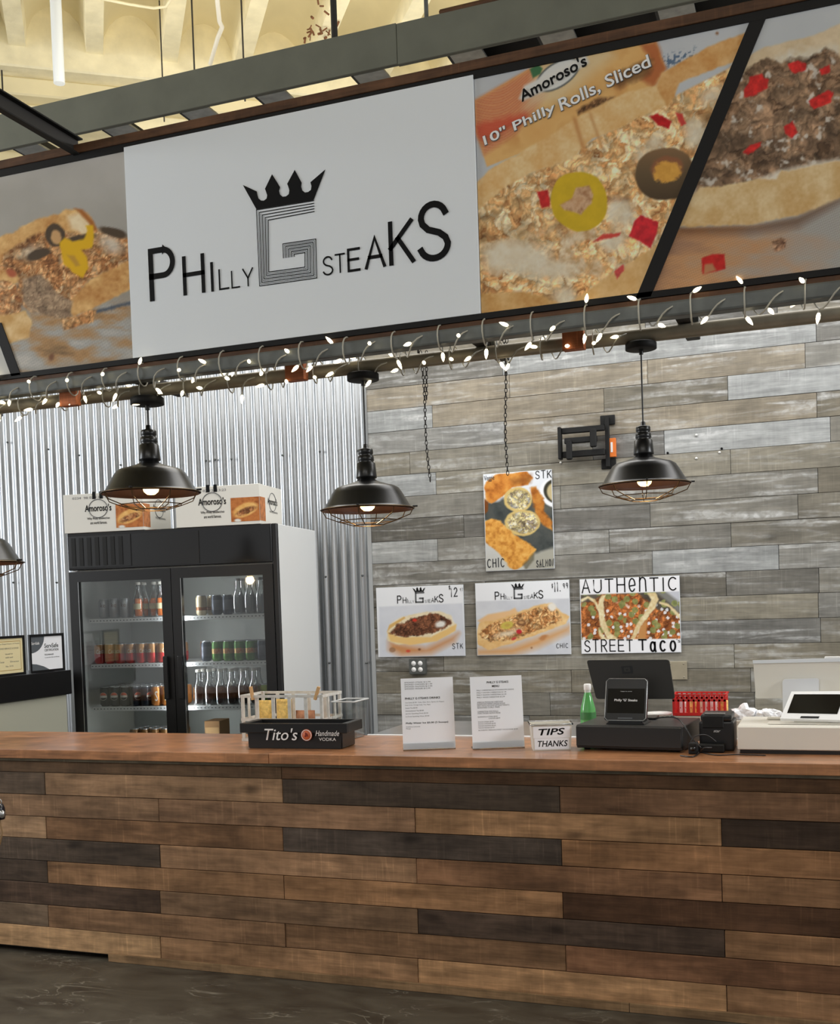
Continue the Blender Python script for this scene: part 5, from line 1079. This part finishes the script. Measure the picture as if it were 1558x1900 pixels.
# black ice bin
a = atz(458, 1389, .92); b = atz(638, 1390, .92); ang = math.atan2(b.y-a.y, b.x-a.x)*.6; W_ = .425
t = empty('drink_bin', (a.x, a.y+.01, ZC), ang, 'black open plastic bin with white vodka lettering on the worktop', 'bin')
mb = MB(); d = .15; hh = .088
mb.prism([(0.006, 0), (W_-.006, 0), (W_+.002, hh), (-.002, hh)], 0, .006, 'y'); mb.prism([(0.006, 0), (W_-.006, 0), (W_+.002, hh), (-.002, hh)], d-.006, d, 'y')
mb.box(-.001, .006, .006, d-.006, 0.002, hh); mb.box(W_-.006, W_+.001, .006, d-.006, 0.002, hh); mb.box(.006, W_-.006, .006, d-.006, 0, .006); mb.build('bin_body', K['black'], t, bevel=.001, seg=1)
mb = MB(); r_ = .03; mb.box(-r_, W_+r_, -.012, .0, hh-.022, hh+.018); mb.box(-r_, W_+r_, d, d+.012, hh-.022, hh+.018); mb.box(-r_, -.002, 0, d, hh-.022, hh+.018); mb.box(W_+.002, W_+r_, 0, d, hh-.022, hh+.018)
mb.build('bin_rim', K['black'], t, bevel=.002, seg=1)
text('print', "Tito's", K['wink'], t, (.085, -.0135, .036), (.235, -.0135, .036), .05, lift=0, bold=.004, shear=.25); text('print', 'Handmade', K['wink'], t, (.315, -.0135, .055), (.40+.02, -.0135, .055), .022, lift=0, shear=.3); text('print', 'VODKA', K['wink'], t, (.33, -.0135, .035), (.405, -.0135, .035), .013, lift=0)
MB().lathe([(0, .0015), (.024, .0015), (.0245, 0)], 24).build('emblem', mat('copper_badge', (206, 104, 62), .4), t, (.275, -.0128, .058), rot=(math.pi/2, 0, 0))
MB().lathe([(.0225, .002), (.021, .003), (.020, .002)], 24).build('emblem_ring', K['wink'], t, (.275, -.0128, .058), rot=(math.pi/2, 0, 0))
mb = MB().prism([(.266, .05), (.270, .062), (.268, .07), (.275, .068), (.281, .062), (.284, .05), (.278, .054), (.272, .05)], -.0152, -.0148, 'y'); mb.build('emblem', mat('badge_dark', (120, 36, 24)), t)
# wire basket with snacks
p0 = at(463, 1345, .40); p1 = at(612, 1345, .40); w = p1.x-p0.x
t = empty('snack_basket', (p0.x, .33, ZC), 0, 'whitewashed lattice crate of bagged snacks behind the black bin', 'basket')
lat = mat('whitewashed_slats', (206, 204, 198), .6, noise=.15, nscale=30); hh = .205; d = .2
bk = MB()
for x in (0, w-.012):
    for y in (0, d-.012): box('post', lat, t, x, x+.012, y, y+.012, 0, hh)
for k in range(1, 5):
    x = k*w/5; box('slat', lat, t, x-.008, x+.008, .0, .005, .0, hh-.012); box('slat', lat, t, x-.008, x+.008, d-.005, d, .0, hh-.012)
for k in range(1, 3): y = k*d/3; box('slat', lat, t, 0, .005, y-.008, y+.008, 0, hh-.012); box('slat', lat, t, w-.005, w, y-.008, y+.008, 0, hh-.012)
for z in (0.0, .09, hh-.012): box('rim_slat', lat, t, .0125, w-.0125, -.003, .0, z, z+.012); box('rim_slat', lat, t, .0125, w-.0125, d, d+.003, z, z+.012); box('rim_slat', lat, t, -.003, .0, .0, d, z, z+.012); box('rim_slat', lat, t, w, w+.003, 0, d, z, z+.012)
def pouch(x, y, z, wx, wz, m, lab, rz=0, tl=0):
    V = []; Fc = []; n = 8
    for i in range(n+1):
        for j in range(n+1):
            u = i/n*2-1; v = j/n*2-1; th_ = .022*(1-u**4)*(1-v**4)+.001
            V.append((u*wx/2, -th_+random.uniform(-.001, .001), (v+1)*wz/2))
    m1 = len(V); V += [(vx, -vy, vz) for vx, vy, vz in V[:m1]]
    q = [(i*(n+1)+j, (i+1)*(n+1)+j, (i+1)*(n+1)+j+1, i*(n+1)+j+1) for i in range(n) for j in range(n)]; Fc = q+[tuple(k+m1 for k in f[::-1]) for f in q]
    o = MB().add(V, Fc, True).build('snack_bag', m, None, (x, y, z)); o.rotation_euler = (tl, 0, rz); tag(o, lab, 'snack bag'); return o
pouch(p0.x+.09, .385, ZC+.002, .09, .175, K['chip'], 'yellow bag of snacks at the left inside the lattice crate', .1); pouch(p0.x+.185, .385, ZC+.002, .08, .18, K['chip'], 'yellow bag of snacks in the middle of the lattice crate', -.1)
pouch(p0.x+.285, .39, ZC+.002, .09, .13, mat('rusty_snack', (170, 116, 84), .7, noise=.3, nscale=50), 'reddish brown bag of snacks at the right inside the lattice crate', .05)
for k, (x, lab) in enumerate(((.06, 'wooden clothespin clipped on the left top rim of the crate'), (w-.03, 'wooden clothespin clipped on the right top rim of the crate'))):
    o = empty('clothespin', (p0.x+x, .33, ZC+hh-.012), 0, lab, 'clothespin')
    for s in (-1, 1): q_ = box('prong', K['pin'], o, -.006, .006, -.0075 if s < 0 else .0015, -.0035 if s < 0 else .0055, -.01, .05, .001, 1); q_.rotation_euler = (0, .35 if k else -.15, 0)
# clear plastic bin
q0 = at(578, 1355, .46); q1 = at(668, 1355, .46)
t = empty('clear_bin', (q0.x, .40, ZC), 0, 'clear plastic container with rim, right of the lattice crate', 'container'); wq = q1.x-q0.x
x0_ = max(0, p0.x+w+.012-q0.x)
mb = MB(); mb.prism([(x0_, 0), (wq-.02, 0), (wq, .165), (x0_, .165)], 0, .003, 'y'); mb.prism([(x0_, 0), (wq-.02, 0), (wq, .165), (x0_, .165)], .147, .15, 'y'); mb.add([(wq-.02, .003, 0), (wq-.02, .147, 0), (wq, .147, .165), (wq, .003, .165)], [(0, 1, 2, 3)]); mb.box(x0_, wq-.022, .003, .147, 0, .003)
mb.build('container_wall', G_clear, t); MB().tube([(x0_, -.004, .168), (wq+.004, -.004, .168), (wq+.004, .154, .168), (x0_, .154, .168)], .0035, 6, True).build('container_rim', mat('frosted_rim', (205, 210, 212), .3), t)
# menu holders
MT1 = [(0.93, 'SMOKED STEAK $12.99', .07, .57, 0), (.90, 'SMOKED CHICKEN $11.99', .07, .60, 0), (.87, 'SMOKED SALMON $13.99', .07, .60, 0), (.84, 'SMOKED VEGGIE $12.99', .07, .56, 0),
       (.70, 'PHILLY G STEAKS DRINKS', .07, .74, 1), (.645, 'Can Soda $2.00  Coke, Diet, Zero, Sprite, Dr Pepper', .07, .82, 0), (.61, 'Diet Coke, Orange Soda, Tea, Pepsi', .07, .55, 0), (.57, 'Sweet Tea $3.00', .07, .30, 0), (.53, 'Unsweetened Tea $3.00', .07, .42, 0), (.49, 'Jarritos Sparkling Drink $3.50', .07, .50, 0), (.45, 'La Croix Sparkling Water $2.00', .07, .52, 0),
       (.35, 'Philly Water Ice $5.00 (3 Scoops)', .07, .88, 1), (.305, 'Strawberry Lemonade', .07, .34, 0), (.28, 'Mango', .07, .16, 0)]
MT2 = [(.90, 'PHILLY G STEAKS', .32, .74, 1), (.845, 'MENU', .42, .56, 1), (.795, 'PHILLY CHEESESTEAK $12.99 MUSHROOMS ONIONS', .12, .84, 0), (.762, 'PHILLY CHICKEN CHEESESTEAK $11.99', .12, .69, 0), (.73, 'PHILLY SALMON CHEESESTEAK $13.99', .12, .69, 0), (.697, 'PHILLY VEGGIE CHEESESTEAK $12.99', .12, .66, 0),
       (.63, 'AMERICAN PROVOLONE CHEESE WHIZ', .12, .62, 0), (.605, 'MUSHROOMS PEPPERS ONIONS PICKLES', .12, .66, 0), (.58, 'SPICY MAYO KETCHUP LETTUCE TOMATO', .12, .74, 0), (.555, 'SEASONED CURLY FRIES', .12, .55, 0), (.5, 'CHEESESTEAK EGG ROLLS', .12, .52, 0), (.475, 'STEAK CHICKEN SALMON VEGGIE', .12, .56, 0), (.425, 'QUESADILLA STEAK $9.99', .12, .50, 0), (.40, 'CHICKEN $8.99', .33, .55, 0),
       (.355, 'TACOS STEAK $3.99', .12, .42, 0), (.328, 'TACOS CHICKEN $3.99', .12, .46, 0), (.30, 'TACOS SALMON $4.25', .12, .46, 0), (.272, 'TACOS VEGGIE $3.99', .12, .43, 0), (.238, 'AUTHENTIC MEXICAN STREET TACOS STEAK $9.99', .12, .88, 0)]
def menu(px0, py0, px1, py1, lines, lab):
    a = atz(px0, py0, .9205); b = atz(px1, py1, .9205); ang = math.atan2(b.y-a.y, b.x-a.x); w = (b-a).length; h_ = .283
    t = empty('menu_holder', a, ang, lab, 'menu holder'); tl = math.radians(6)
    def Q(u, v, o=0): return Vector((u*w, v*h_*math.sin(tl)-o*math.cos(tl), .004+v*h_*math.cos(tl)-o*math.sin(tl)*-1))
    box('holder_foot', G_clear, t, 0, w, -.006, .075, 0, .003); V = [Q(0, 0, .002), Q(1, 0, .002), Q(1, 1, .002), Q(0, 1, .002), Q(0, 0, -.002), Q(1, 0, -.002), Q(1, 1, -.002), Q(0, 1, -.002)]
    MB().add(V, [(0, 1, 2, 3), (4, 7, 6, 5), (0, 4, 5, 1), (1, 5, 6, 2), (2, 6, 7, 3), (3, 7, 4, 0)]).build('menu_sheet', K['paper'], t)
    V = [Q(0, 0, .0055), Q(1, 0, .0055), Q(1, .09, .0055), Q(0, .09, .0055)]; MB().add(V, [(0, 1, 2, 3)]).build('holder_lip', G_clear, t)
    up_ = (Q(0, 1)-Q(0, 0)).normalized()
    for v, s, u0_, u1_, bd in lines: text('print', s, K['ink'] if bd else K['greyink'], t, Q(u0_, v, .0025), Q(u1_, v, .0025), .0085 if bd else .0058, up=up_, lift=0, bold=.02 if bd else .0)
menu(748, 1393, 845, 1389, MT1, 'white printed drinks menu in a clear stand, left of the two'); menu(877, 1391, 973, 1387, MT2, 'white printed food menu in a clear stand, beside the tips tub')
# tips container
a = atz(989, 1393, .9205); b = atz(1059, 1391, .9205); w = (b-a).length; t = empty('tips_tub', a, math.atan2(b.y-a.y, b.x-a.x), 'white plastic tub marked tips thanks, beside the black cash drawer', 'tub')
mb = MB(); o_ = .006; mb.prism([(0, 0), (w, 0), (w+o_, .1), (-o_, .1)], 0, .003, 'y'); mb.prism([(0, 0), (w, 0), (w+o_, .1), (-o_, .1)], .11, .113, 'y'); mb.add([(0, .003, 0), (0, .11, 0), (-o_, .11, .1), (-o_, .003, .1)], [(0, 1, 2, 3)]); mb.add([(w, .003, 0), (w, .11, 0), (w+o_, .11, .1), (w+o_, .003, .1)], [(0, 1, 2, 3)]); mb.box(0, w, .003, .11, 0, .003); mb.build('tub_body', K['offw'], t)
MB().tube([(-o_-.003, -.003, .1), (w+o_+.003, -.003, .1), (w+o_+.003, .116, .1), (-o_-.003, .116, .1)], .004, 6, True).build('tub_rim', G_clear, t)
box('paper_label', K['paper'], t, .002, w-.002, -.0015, -.0003, .048, .092); box('paper_label', K['paper'], t, .006, w-.006, -.0015, -.0003, .004, .047)
text('handwriting', 'TIPS', K['ink'], t, (.022, -.0018, .058), (w-.022, -.0018, .06), .026, lift=0, bold=.02, shear=.2); text('handwriting', 'THANKS', K['ink'], t, (.018, -.0018, .014), (w-.012, -.0018, .014), .024, lift=0, bold=.015, shear=.2)
# black cash drawer
a = atz(1068, 1392, .9205); b = atz(1264, 1399, .9205); ang = math.atan2(b.y-a.y, b.x-a.x)+.03; w = (b-a).length
t = empty('cash_drawer', a, ang, 'black steel cash drawer under the small customer screen', 'cash drawer'); hD = .097
dr_ = mat('black_powder_coat', (34, 34, 34), .4, noise=.05, nscale=200)
box('drawer_case', dr_, t, 0, w, .012, .32, .008, hD, .003, 1); box('drawer_front', dr_, t, .002, w-.002, 0, .0115, .016, hD-.003, .003, 1)
for x in (.03, w-.03):
    for y in (.05, .28): MB().lathe([(0, 0), (.012, 0), (.012, .008), (0, .008)], 12).build('rubber_foot', K['blackm'], t, (x, y, 0))
DM = Matrix.Translation(t.location)@Matrix.Rotation(ang, 4, 'Z')
# customer display
def tilt_screen(name, lab, cat, base, ang, w, h_, back, th, bodym, scr, r=.012, base_m=None, inset=(.006, .006, .006, .006)):
    t = empty(name, base, ang, lab, cat); q = math.radians(back)
    R_ = Matrix.Translation((0, 0, .012))@Matrix.Rotation(-q, 4, 'X')
    def bx(n, m, x0, x1, y0, y1, z0, z1, bev=.002):
        o = box(n, m, t, x0, x1, y0, y1, z0, z1, bev, 2); o.data.transform(R_); return o
    pts = []
    for cx_, cz_, a0 in ((w/2-r, r, -90), (w/2-r, h_-r, 0), (-w/2+r, h_-r, 90), (-w/2+r, r, 180)):
        for k in range(6): a = math.radians(a0+k*18); pts.append((cx_+r*math.cos(a), cz_+r*math.sin(a)))
    o = MB().prism(pts, 0, th, 'y').build('housing', bodym, t, bevel=0); o.data.transform(R_)
    return t, R_, bx
p = DM@Vector((.5*w, .05, hD)); mid = at(1158, 1335, p.y)
lx = (DM.inverted()@Vector((mid.x, p.y, hD))).x
t, R_, bx_ = tilt_screen('customer_display', 'small black customer screen reading the shop name, on the black drawer', 'display', DM@Vector((lx, .055, hD+.001)), ang, .165, .165, 15, .012, K['black'], None)
MB().tube([R_@Vector(v) for v in [(-.0805, -.0005, .012), (-.0805, -.0005, .153), (-.07, -.0005, .1635), (.07, -.0005, .1635), (.0805, -.0005, .153), (.0805, -.0005, .012), (.07, -.0005, .0015), (-.07, -.0005, .0015)]], .0014, 6, True).build('bezel_edge', K['alu'], t)
s = bx_('screen', K['screen'], -.072, .072, -.0012, -.0002, .03, .125, 0); bx_('card_slot', K['greyink'], -.028, .028, -.0015, -.0003, .008, .013, 0)
MB().prism([(-.075, 0), (.075, 0), (.06, .012), (-.06, .012)], .0, .1, 'y').build('stand', K['black'], t)
up_ = (R_.to_3x3()@Vector((0, 0, 1))); 
text('print', "Philly 'G' Steaks", K['wink'], t, R_@Vector((-.045, -.0014, .073)), R_@Vector((.045, -.0014, .073)), .012, up=up_, lift=0, bold=.02); text('print', 'happy to serve', K['wink'], t, R_@Vector((-.022, -.0014, .112)), R_@Vector((.022, -.0014, .112)), .004, up=up_, lift=0)
# big dark register monitor (back)
yM = DM@Vector((0, .2, 0)); YM = yM.y
c = [at(1088, 1225, YM), at(1241, 1224, YM), at(1252, 1297, YM), at(1106, 1297, YM)]
cz0 = c[3].z; cz1 = c[0].z
t = empty('register_monitor', (DM@Vector((.5*w, .22, hD)))*1.0, 0, 'large dark touch register seen from behind on the black cash drawer', 'monitor'); t.location.x = (c[2].x+c[3].x)/2; bl = t.location; 
def rel(v, dy=0): return Vector((v.x-bl.x, v.y-bl.y+dy, v.z-bl.z))
def slab(name, m, quad, y0, y1, lean, parent, r=.012):
    q = [rel(v) for v in quad]; ctr = sum(q, Vector())/4; P = []
    for i in range(4):
        v = q[i]; a = (q[i-1]-v).normalized(); b = (q[(i+1) % 4]-v).normalized()
        for k in range(5): tt = k/4; P.append(v+a*r*(1-tt)**2+b*r*tt**2)
    zc = min(v.z for v in q); V = [(v.x, y0+(v.z-zc)*lean, v.z) for v in P]+[(v.x, y1+(v.z-zc)*lean, v.z) for v in P]; n = len(P)
    return MB().add(V, [tuple(range(n)), tuple(range(2*n-1, n-1, -1))]+[(i, i+n, (i+1) % n+n, (i+1) % n) for i in range(n)]).build(name, m, parent)
slab('monitor_housing', mat('charcoal_plastic', (44, 42, 39), .4), c, 0, .012, 0, t)
cz = (cz0+cz1)/2
lg = [at(1152, 1236, YM), at(1172, 1235, YM), at(1174, 1249, YM), at(1155, 1250, YM)]; slab('emblem', K['black'], lg, -.0012, -.0002, 0, t, .003); lg = [at(1157, 1239, YM), at(1168, 1238, YM), at(1170, 1246, YM), at(1159, 1247, YM)]; slab('emblem', mat('charcoal_plastic', (44, 42, 39), .4), lg, -.0016, -.0013, 0, t, .001)
lg = [at(1161, 1241.5, YM), at(1165, 1241, YM), at(1166, 1244, YM), at(1162, 1244.5, YM)]; slab('emblem', K['black'], lg, -.002, -.0017, 0, t, .0005)
box('monitor_arm', K['black'], t, -.03, .03, .0125, .03, 0, cz0-bl.z+.05, .003, 1); box('monitor_foot', K['black'], t, -.08, .08, -.0, .1, 0, .008, .003, 1)
# white cash drawer and register
a = atz(1368, 1398, .9205); ang2 = 0.0; w2 = .62
t = empty('cash_drawer', a, ang2, 'white steel cash drawer under the white register at the right edge', 'cash drawer'); hW = .1
box('drawer_case', K['offw'], t, 0, w2, .012, .32, .012, hW, .003, 1); box('drawer_front', K['offw'], t, 0.001, w2-.001, 0, .0115, .014, hW-.002, .003, 1); box('drawer_base', K['black'], t, .008, w2-.008, .006, .31, 0, .0118)
zT = ZC+hW
YW = a.y+.2
t = empty('register_monitor', (at(1480, 1340, YW).x, YW, zT+.001), 0, 'large white register screen seen from behind, at the right edge', 'monitor'); bl = t.location
slab('monitor_housing', K['offw'], [at(1396, 1227, YW), at(1590, 1222, YW), at(1590, 1297, YW), at(1401, 1297, YW)], .03, .042, 0, t, .006)
slab('top_edge', K['white'], [at(1395, 1226, YW), at(1590, 1221, YW), at(1590, 1228, YW), at(1396, 1232, YW)], .026, .0299, 0, t, .001)
slab('stand_back', mat('cool_white_plastic', (226, 228, 232), .4), [at(1451, 1261, YW), at(1519, 1259, YW), at(1519, 1335, YW), at(1452, 1335, YW)], .008, .025, 0, t, .012)
box('stand_foot', K['offw2'], t, -.11, .12, .0, .06, 0, .006, .002, 1)
YT = a.y+.04
t = empty('customer_display', (at(1505, 1345, YT).x, YT+.04, zT+.001), 0, 'white tilted customer touch screen on the white drawer', 'display'); bl = t.location
ln = 1.1
def tq(px, py, o=0):
    # point on a plane leaning back: y = YT + (z - zlow)*ln
    d = FW+RT*((px-779)/F)-UP*((py-PY)/F); zl_ = zT+.012; tt = (YT-ln*zl_-CAM.y+ln*CAM.z)/(d.y-ln*d.z); return CAM+d*tt-bl
def quadmesh(name, m, pts, th, lift, par):
    nrm = Vector((0, -1, ln)).normalized(); V = [v+nrm*lift for v in pts]+[v+nrm*(lift-th) for v in pts]; n = len(pts)
    return MB().add(V, [tuple(range(n)), tuple(range(2*n-1, n-1, -1))]+[(i, i+n, (i+1) % n+n, (i+1) % n) for i in range(n)]).build(name, m, par)
quadmesh('housing', K['wink'], [tq(1447, 1333), tq(1468, 1283), tq(1590, 1282), tq(1590, 1337)], .012, 0, t)
quadmesh('screen', K['screen'], [tq(1460, 1323), tq(1473, 1288.5), tq(1566, 1288.5), tq(1553, 1325)], .001, .0012, t); quadmesh('card_slot', K['blackm'], [tq(1484, 1332.5), tq(1486, 1329), tq(1520, 1329.5), tq(1518, 1333)], .001, .0012, t)
box('stand', K['offw2'], t, -.06, .06, -.02, .03, 0, .02, .003, 1); box('stand_foot', K['offw'], t, -.15, .12, -.03, .06, 0, .004, .001, 1)
# printer
a = atz(1300, 1393, .9205); t = empty('receipt_printer', (a.x-.005, .24, ZC), 0, 'black receipt printer between the two cash drawers', 'printer')
wpn = at(1366, 1380, .24).x-a.x-.004
box('printer_body', K['black'], t, 0, wpn, 0, .16, 0, .11, .008, 2); box('printer_cover', K['black'], t, .006, wpn-.006, .0, .15, .111, .135, .008, 2); box('paper_slot', mat('grey_gloss', (120, 120, 118), .25), t, .02, wpn-.03, -.002, .03, .1355, .140, .001, 1)
box('flap', K['blackm'], t, wpn*.1, wpn*.72, -.006, -.0005, .085, .13, .003, 1); text('print', 'star', K['wink'], t, (wpn*.42, -.0012, .07), (wpn*.62, -.0012, .07), .008, lift=0, shear=.3)
box('power_block', K['blackm'], t, .0, wpn*.75, -.05, -.009, 0, .03, .004, 1)
a = atz(1278, 1398, .9205); t = empty('power_adapter', (a.x+.012, .145, ZC), 0, 'small black power adapter box beside the black cash drawer', 'power adapter'); box('adapter_body', K['blackm'], t, -.012, .02, 0, .05, 0, .04, .003, 1)
MB().lathe([(0, .001), (.009, .001), (.009, 0)], 12).build('socket', K['screen'], t, (.004, -.0005, .02), rot=(math.pi/2, 0, 0))
def cable(pts, r, lab):
    P = [Vector(p) for p in pts]; out = []
    for i in range(len(P)-1):
        p0_, p1_, p2_, p3_ = P[max(i-1, 0)], P[i], P[i+1], P[min(i+2, len(P)-1)]
        for k in range(8):
            u = k/8; out.append(.5*((2*p1_)+(p2_-p0_)*u+(2*p0_-5*p1_+4*p2_-p3_)*u*u+(3*p1_-p0_-3*p2_+p3_)*u**3))
    out.append(P[-1]); return tag(MB().tube(out, r, 6).build('power_cable', K['black']), lab, 'cable')
def tz(x, y, z): return atz(x, y, z)
cable([at(1210, 1333, .33), at(1250, 1331, .25), at(1268, 1345, .17), at(1285, 1372, .14), at(1300, 1388, .13), tz(1298, 1395, .925)], .0028, 'black cable dropping from the small customer screen to the worktop')
cable([tz(1262, 1402, .9235), tz(1285, 1404, .9235), tz(1298, 1396, .925), at(1305, 1388, .12), at(1320, 1387, .14)], .0026, 'black cable curling round the front of the adapter')
cable([tz(1300, 1396, .9235), tz(1330, 1401, .9235), tz(1367, 1400, .9235), tz(1420, 1401.5, .9235)], .0024, 'black cable trailing along the worktop in front of the white drawer')
cable([at(1281, 1376, .13), at(1290, 1366, .14), at(1310, 1364, .16), at(1328, 1376, .17)], .0024, 'black cable looping over the adapter towards the printer')
# green bottle
p = at(1091, 1330, .66); t = empty('water_bottle', (p.x, .66, ZC), 0, 'green glass water bottle with white cap behind the black drawer', 'bottle')
MB().lathe([(0, .004), (.03, 0), (.0335, .008), (.0335, .09), (.031, .115), (.018, .165), (.0125, .185), (.0125, .2)], 24).build('glass', mat('green_glass_solid', (92, 170, 96), .12, spec=.6), t)
MB().lathe([(.0338, .068), (.0338, .098), (.0336, .1)], 24).build('label_band', mat('green_print', (60, 120, 66), .4), t)
MB().lathe([(.0145, .193), (.0155, .195), (.0155, .216), (.013, .219), (0, .219)], 20).build('cap', K['wink'], t)
MB().lathe([(.0128, .178), (.0135, .19), (.0128, .194)], 20).build('neck_foil', mat('pale_foil', (206, 212, 204), .4), t)
# containers behind the customer display
p = at(1222, 1320, .68); t = empty('deli_containers', (p.x, .68, ZC), 0, 'stack of clear deli containers behind the dark register', 'container')
for k in range(3): MB().lathe([(.045, .03*k), (.05, .03*k+.025), (.053, .03*k+.028)], 24).build('container', G_clear, t, (0, 0, 0)); 
MB().lathe([(0, .088), (.054, .088), (.054, .096), (0, .096)], 24).build('white_lid', K['wink'], t)
# red basket
a0 = at(1250, 1325, .62); a1 = at(1344, 1325, .62); wB = a1.x-a0.x+.01; zB = at(1300, 1328, .62).z
rk = empty('riser_box', (a0.x+.0, .62, ZC), 0, 'grey box under the red basket, behind the printer', 'box'); box('box_body', K['offw2'], rk, .0, wB-.005, 0, .13, 0, zB-ZC-.002, .003, 1)
t = empty('red_basket', (a0.x-.005, .62, zB), 0, 'red slotted plastic basket behind the black receipt printer', 'basket'); hB = at(1300, 1288, .62).z-zB
def slot_wall(x0, x1, y, nrm_axis, n, m=K['red']):
    mb = MB(); z0, z1 = 0, hB
    if nrm_axis == 'y':
        mb.box(x0, x1, y, y+.003, 0, .012); mb.box(x0, x1, y, y+.003, hB-.03, hB-.022); mb.box(x0-.004, x1+.004, y-.003, y+.006, hB-.006, hB)
        for i in range(n+1): x = x0+(x1-x0-.008)*i/n; mb.box(x, x+.008, y, y+.003, .012, hB-.006)
        for i in range(n): x = x0+(x1-x0)*(i+.5)/n; mb.box(x-.002, x+.002, y, y+.003, .03, .034)
    return mb
slot_wall(0, wB, 0, 'y', 10).build('front_wall', K['red'], t); slot_wall(0, wB, .12, 'y', 10).build('back_wall', K['red'], t)
for x in (0, wB-.003):
    mb = MB(); mb.box(x, x+.003, .003, .12, 0, .012); mb.box(x, x+.003, .003, .12, hB-.014, hB)
    for i in range(5): y = .006+i*.026; mb.box(x, x+.003, y, y+.006, .012, hB-.014)
    mb.build('side_wall', K['red'], t)
box('basket_floor', K['red'], t, .003, wB-.003, .003, .12, 0, .002)
for k in range(5):
    o = MB().box(-.012, .012, -.018, .018, 0, .055).build('sauce_packet', [K['paper'], K['chip'], K['offw']][k % 3], None, (a0.x+.03+k*.04, .68, zB+.003), .003, 1); o.rotation_euler = (0, 0, .3*k)
    tag(o, ['white packet at the left end inside the red basket', 'yellow packet near the left end inside the red basket', 'off-white packet in the middle of the red basket', 'white packet right of the middle inside the red basket', 'yellow packet at the right end inside the red basket'][k], 'packet')
# crumpled paper on top of things behind the white drawer
def crumple(px, py, s, seed, lab):
    rnd = random.Random(seed); bm = bmesh.new(); bmesh.ops.create_icosphere(bm, subdivisions=3, radius=s)
    for v in bm.verts:
        c_ = v.co.copy(); k = 1+.35*math.sin(c_.x*140+seed)*math.cos(c_.z*120+seed*2)+rnd.uniform(-.16, .16); v.co = Vector((c_.x*k*1.35, c_.y*k, max(c_.z*k, -s*.5)))
    me = bpy.data.meshes.new('crumpled_paper'); bm.to_mesh(me); bm.free(); q = at(px, py, .66); o = link('crumpled_paper', me, None, K['paper'], (q.x, .66, pbz+s*.5)); return tag(o, lab, 'paper')
q = at(1400, 1334, .66); pbz = q.z
x0_ = at(1357, 1334, .62).x; x1_ = at(1446, 1334, .62).x
rk = empty('tray', (x0_, .61, ZC), 0, 'pale box behind the white drawer with crumpled paper on it', 'box'); box('tray_body', K['offw2'], rk, 0, x1_-x0_, 0, .12, 0, pbz-ZC-.001, .003, 1)
crumple(1378, 1315, .036, 1, 'crumpled white paper ball, taller left one behind the white drawer'); crumple(1408, 1325, .022, 4, 'small crumpled white paper in the middle behind the white drawer'); crumple(1431, 1322, .027, 7, 'crumpled white paper ball against the white register stand')
# white gadget on the register top
q = at(1548, 1222, YW+.035); o = box('card_reader', K['wink'], None, q.x-.035, q.x+.05, YW+.028, YW+.045, q.z-.002, q.z+.008, .002, 1); tag(o, 'small white card reader lying on top of the white register', 'card reader')
# handbag edge at the left frame border
q = at(2, 1500, -.35); t = empty('hanging_keyring', (q.x-.012, -.35, q.z), 0, 'dark fob with silver ring hanging at the left edge, in front of the counter', 'key fob')
MB().lathe([(0, -.045), (.022, -.045), (.026, -.03), (.024, .0), (.018, .016), (0, .016)], 16).build('fob_body', mat('navy_leather', (20, 20, 30), .3), t)
MB().lathe([(.004, -.036), (.012, -.03), (.013, -.012), (.005, -.005)], 12).build('silver_disc', K['alu'], t, (.026, -.012, 0)); MB().tube([(.01*math.cos(a)+.006, 0, .026+.012*math.sin(a)) for a in np.linspace(0, 2*math.pi, 14)[:-1]], .002, 6, True).build('ring', K['alu'], t)
MB().tube([(0, 0, -.045), (.012, 0, -.1), (-.004, 0, -.15), (-.03, 0, -.17)], .004, 6).build('strap', mat('tan_strap', (150, 120, 84), .6), t)
for i_, o in enumerate(list(bpy.data.objects)):
    if o.type == 'MESH' and o.parent is None and o.get('kind') is None and not o.get('label'): print('UNLABELLED', o.name)
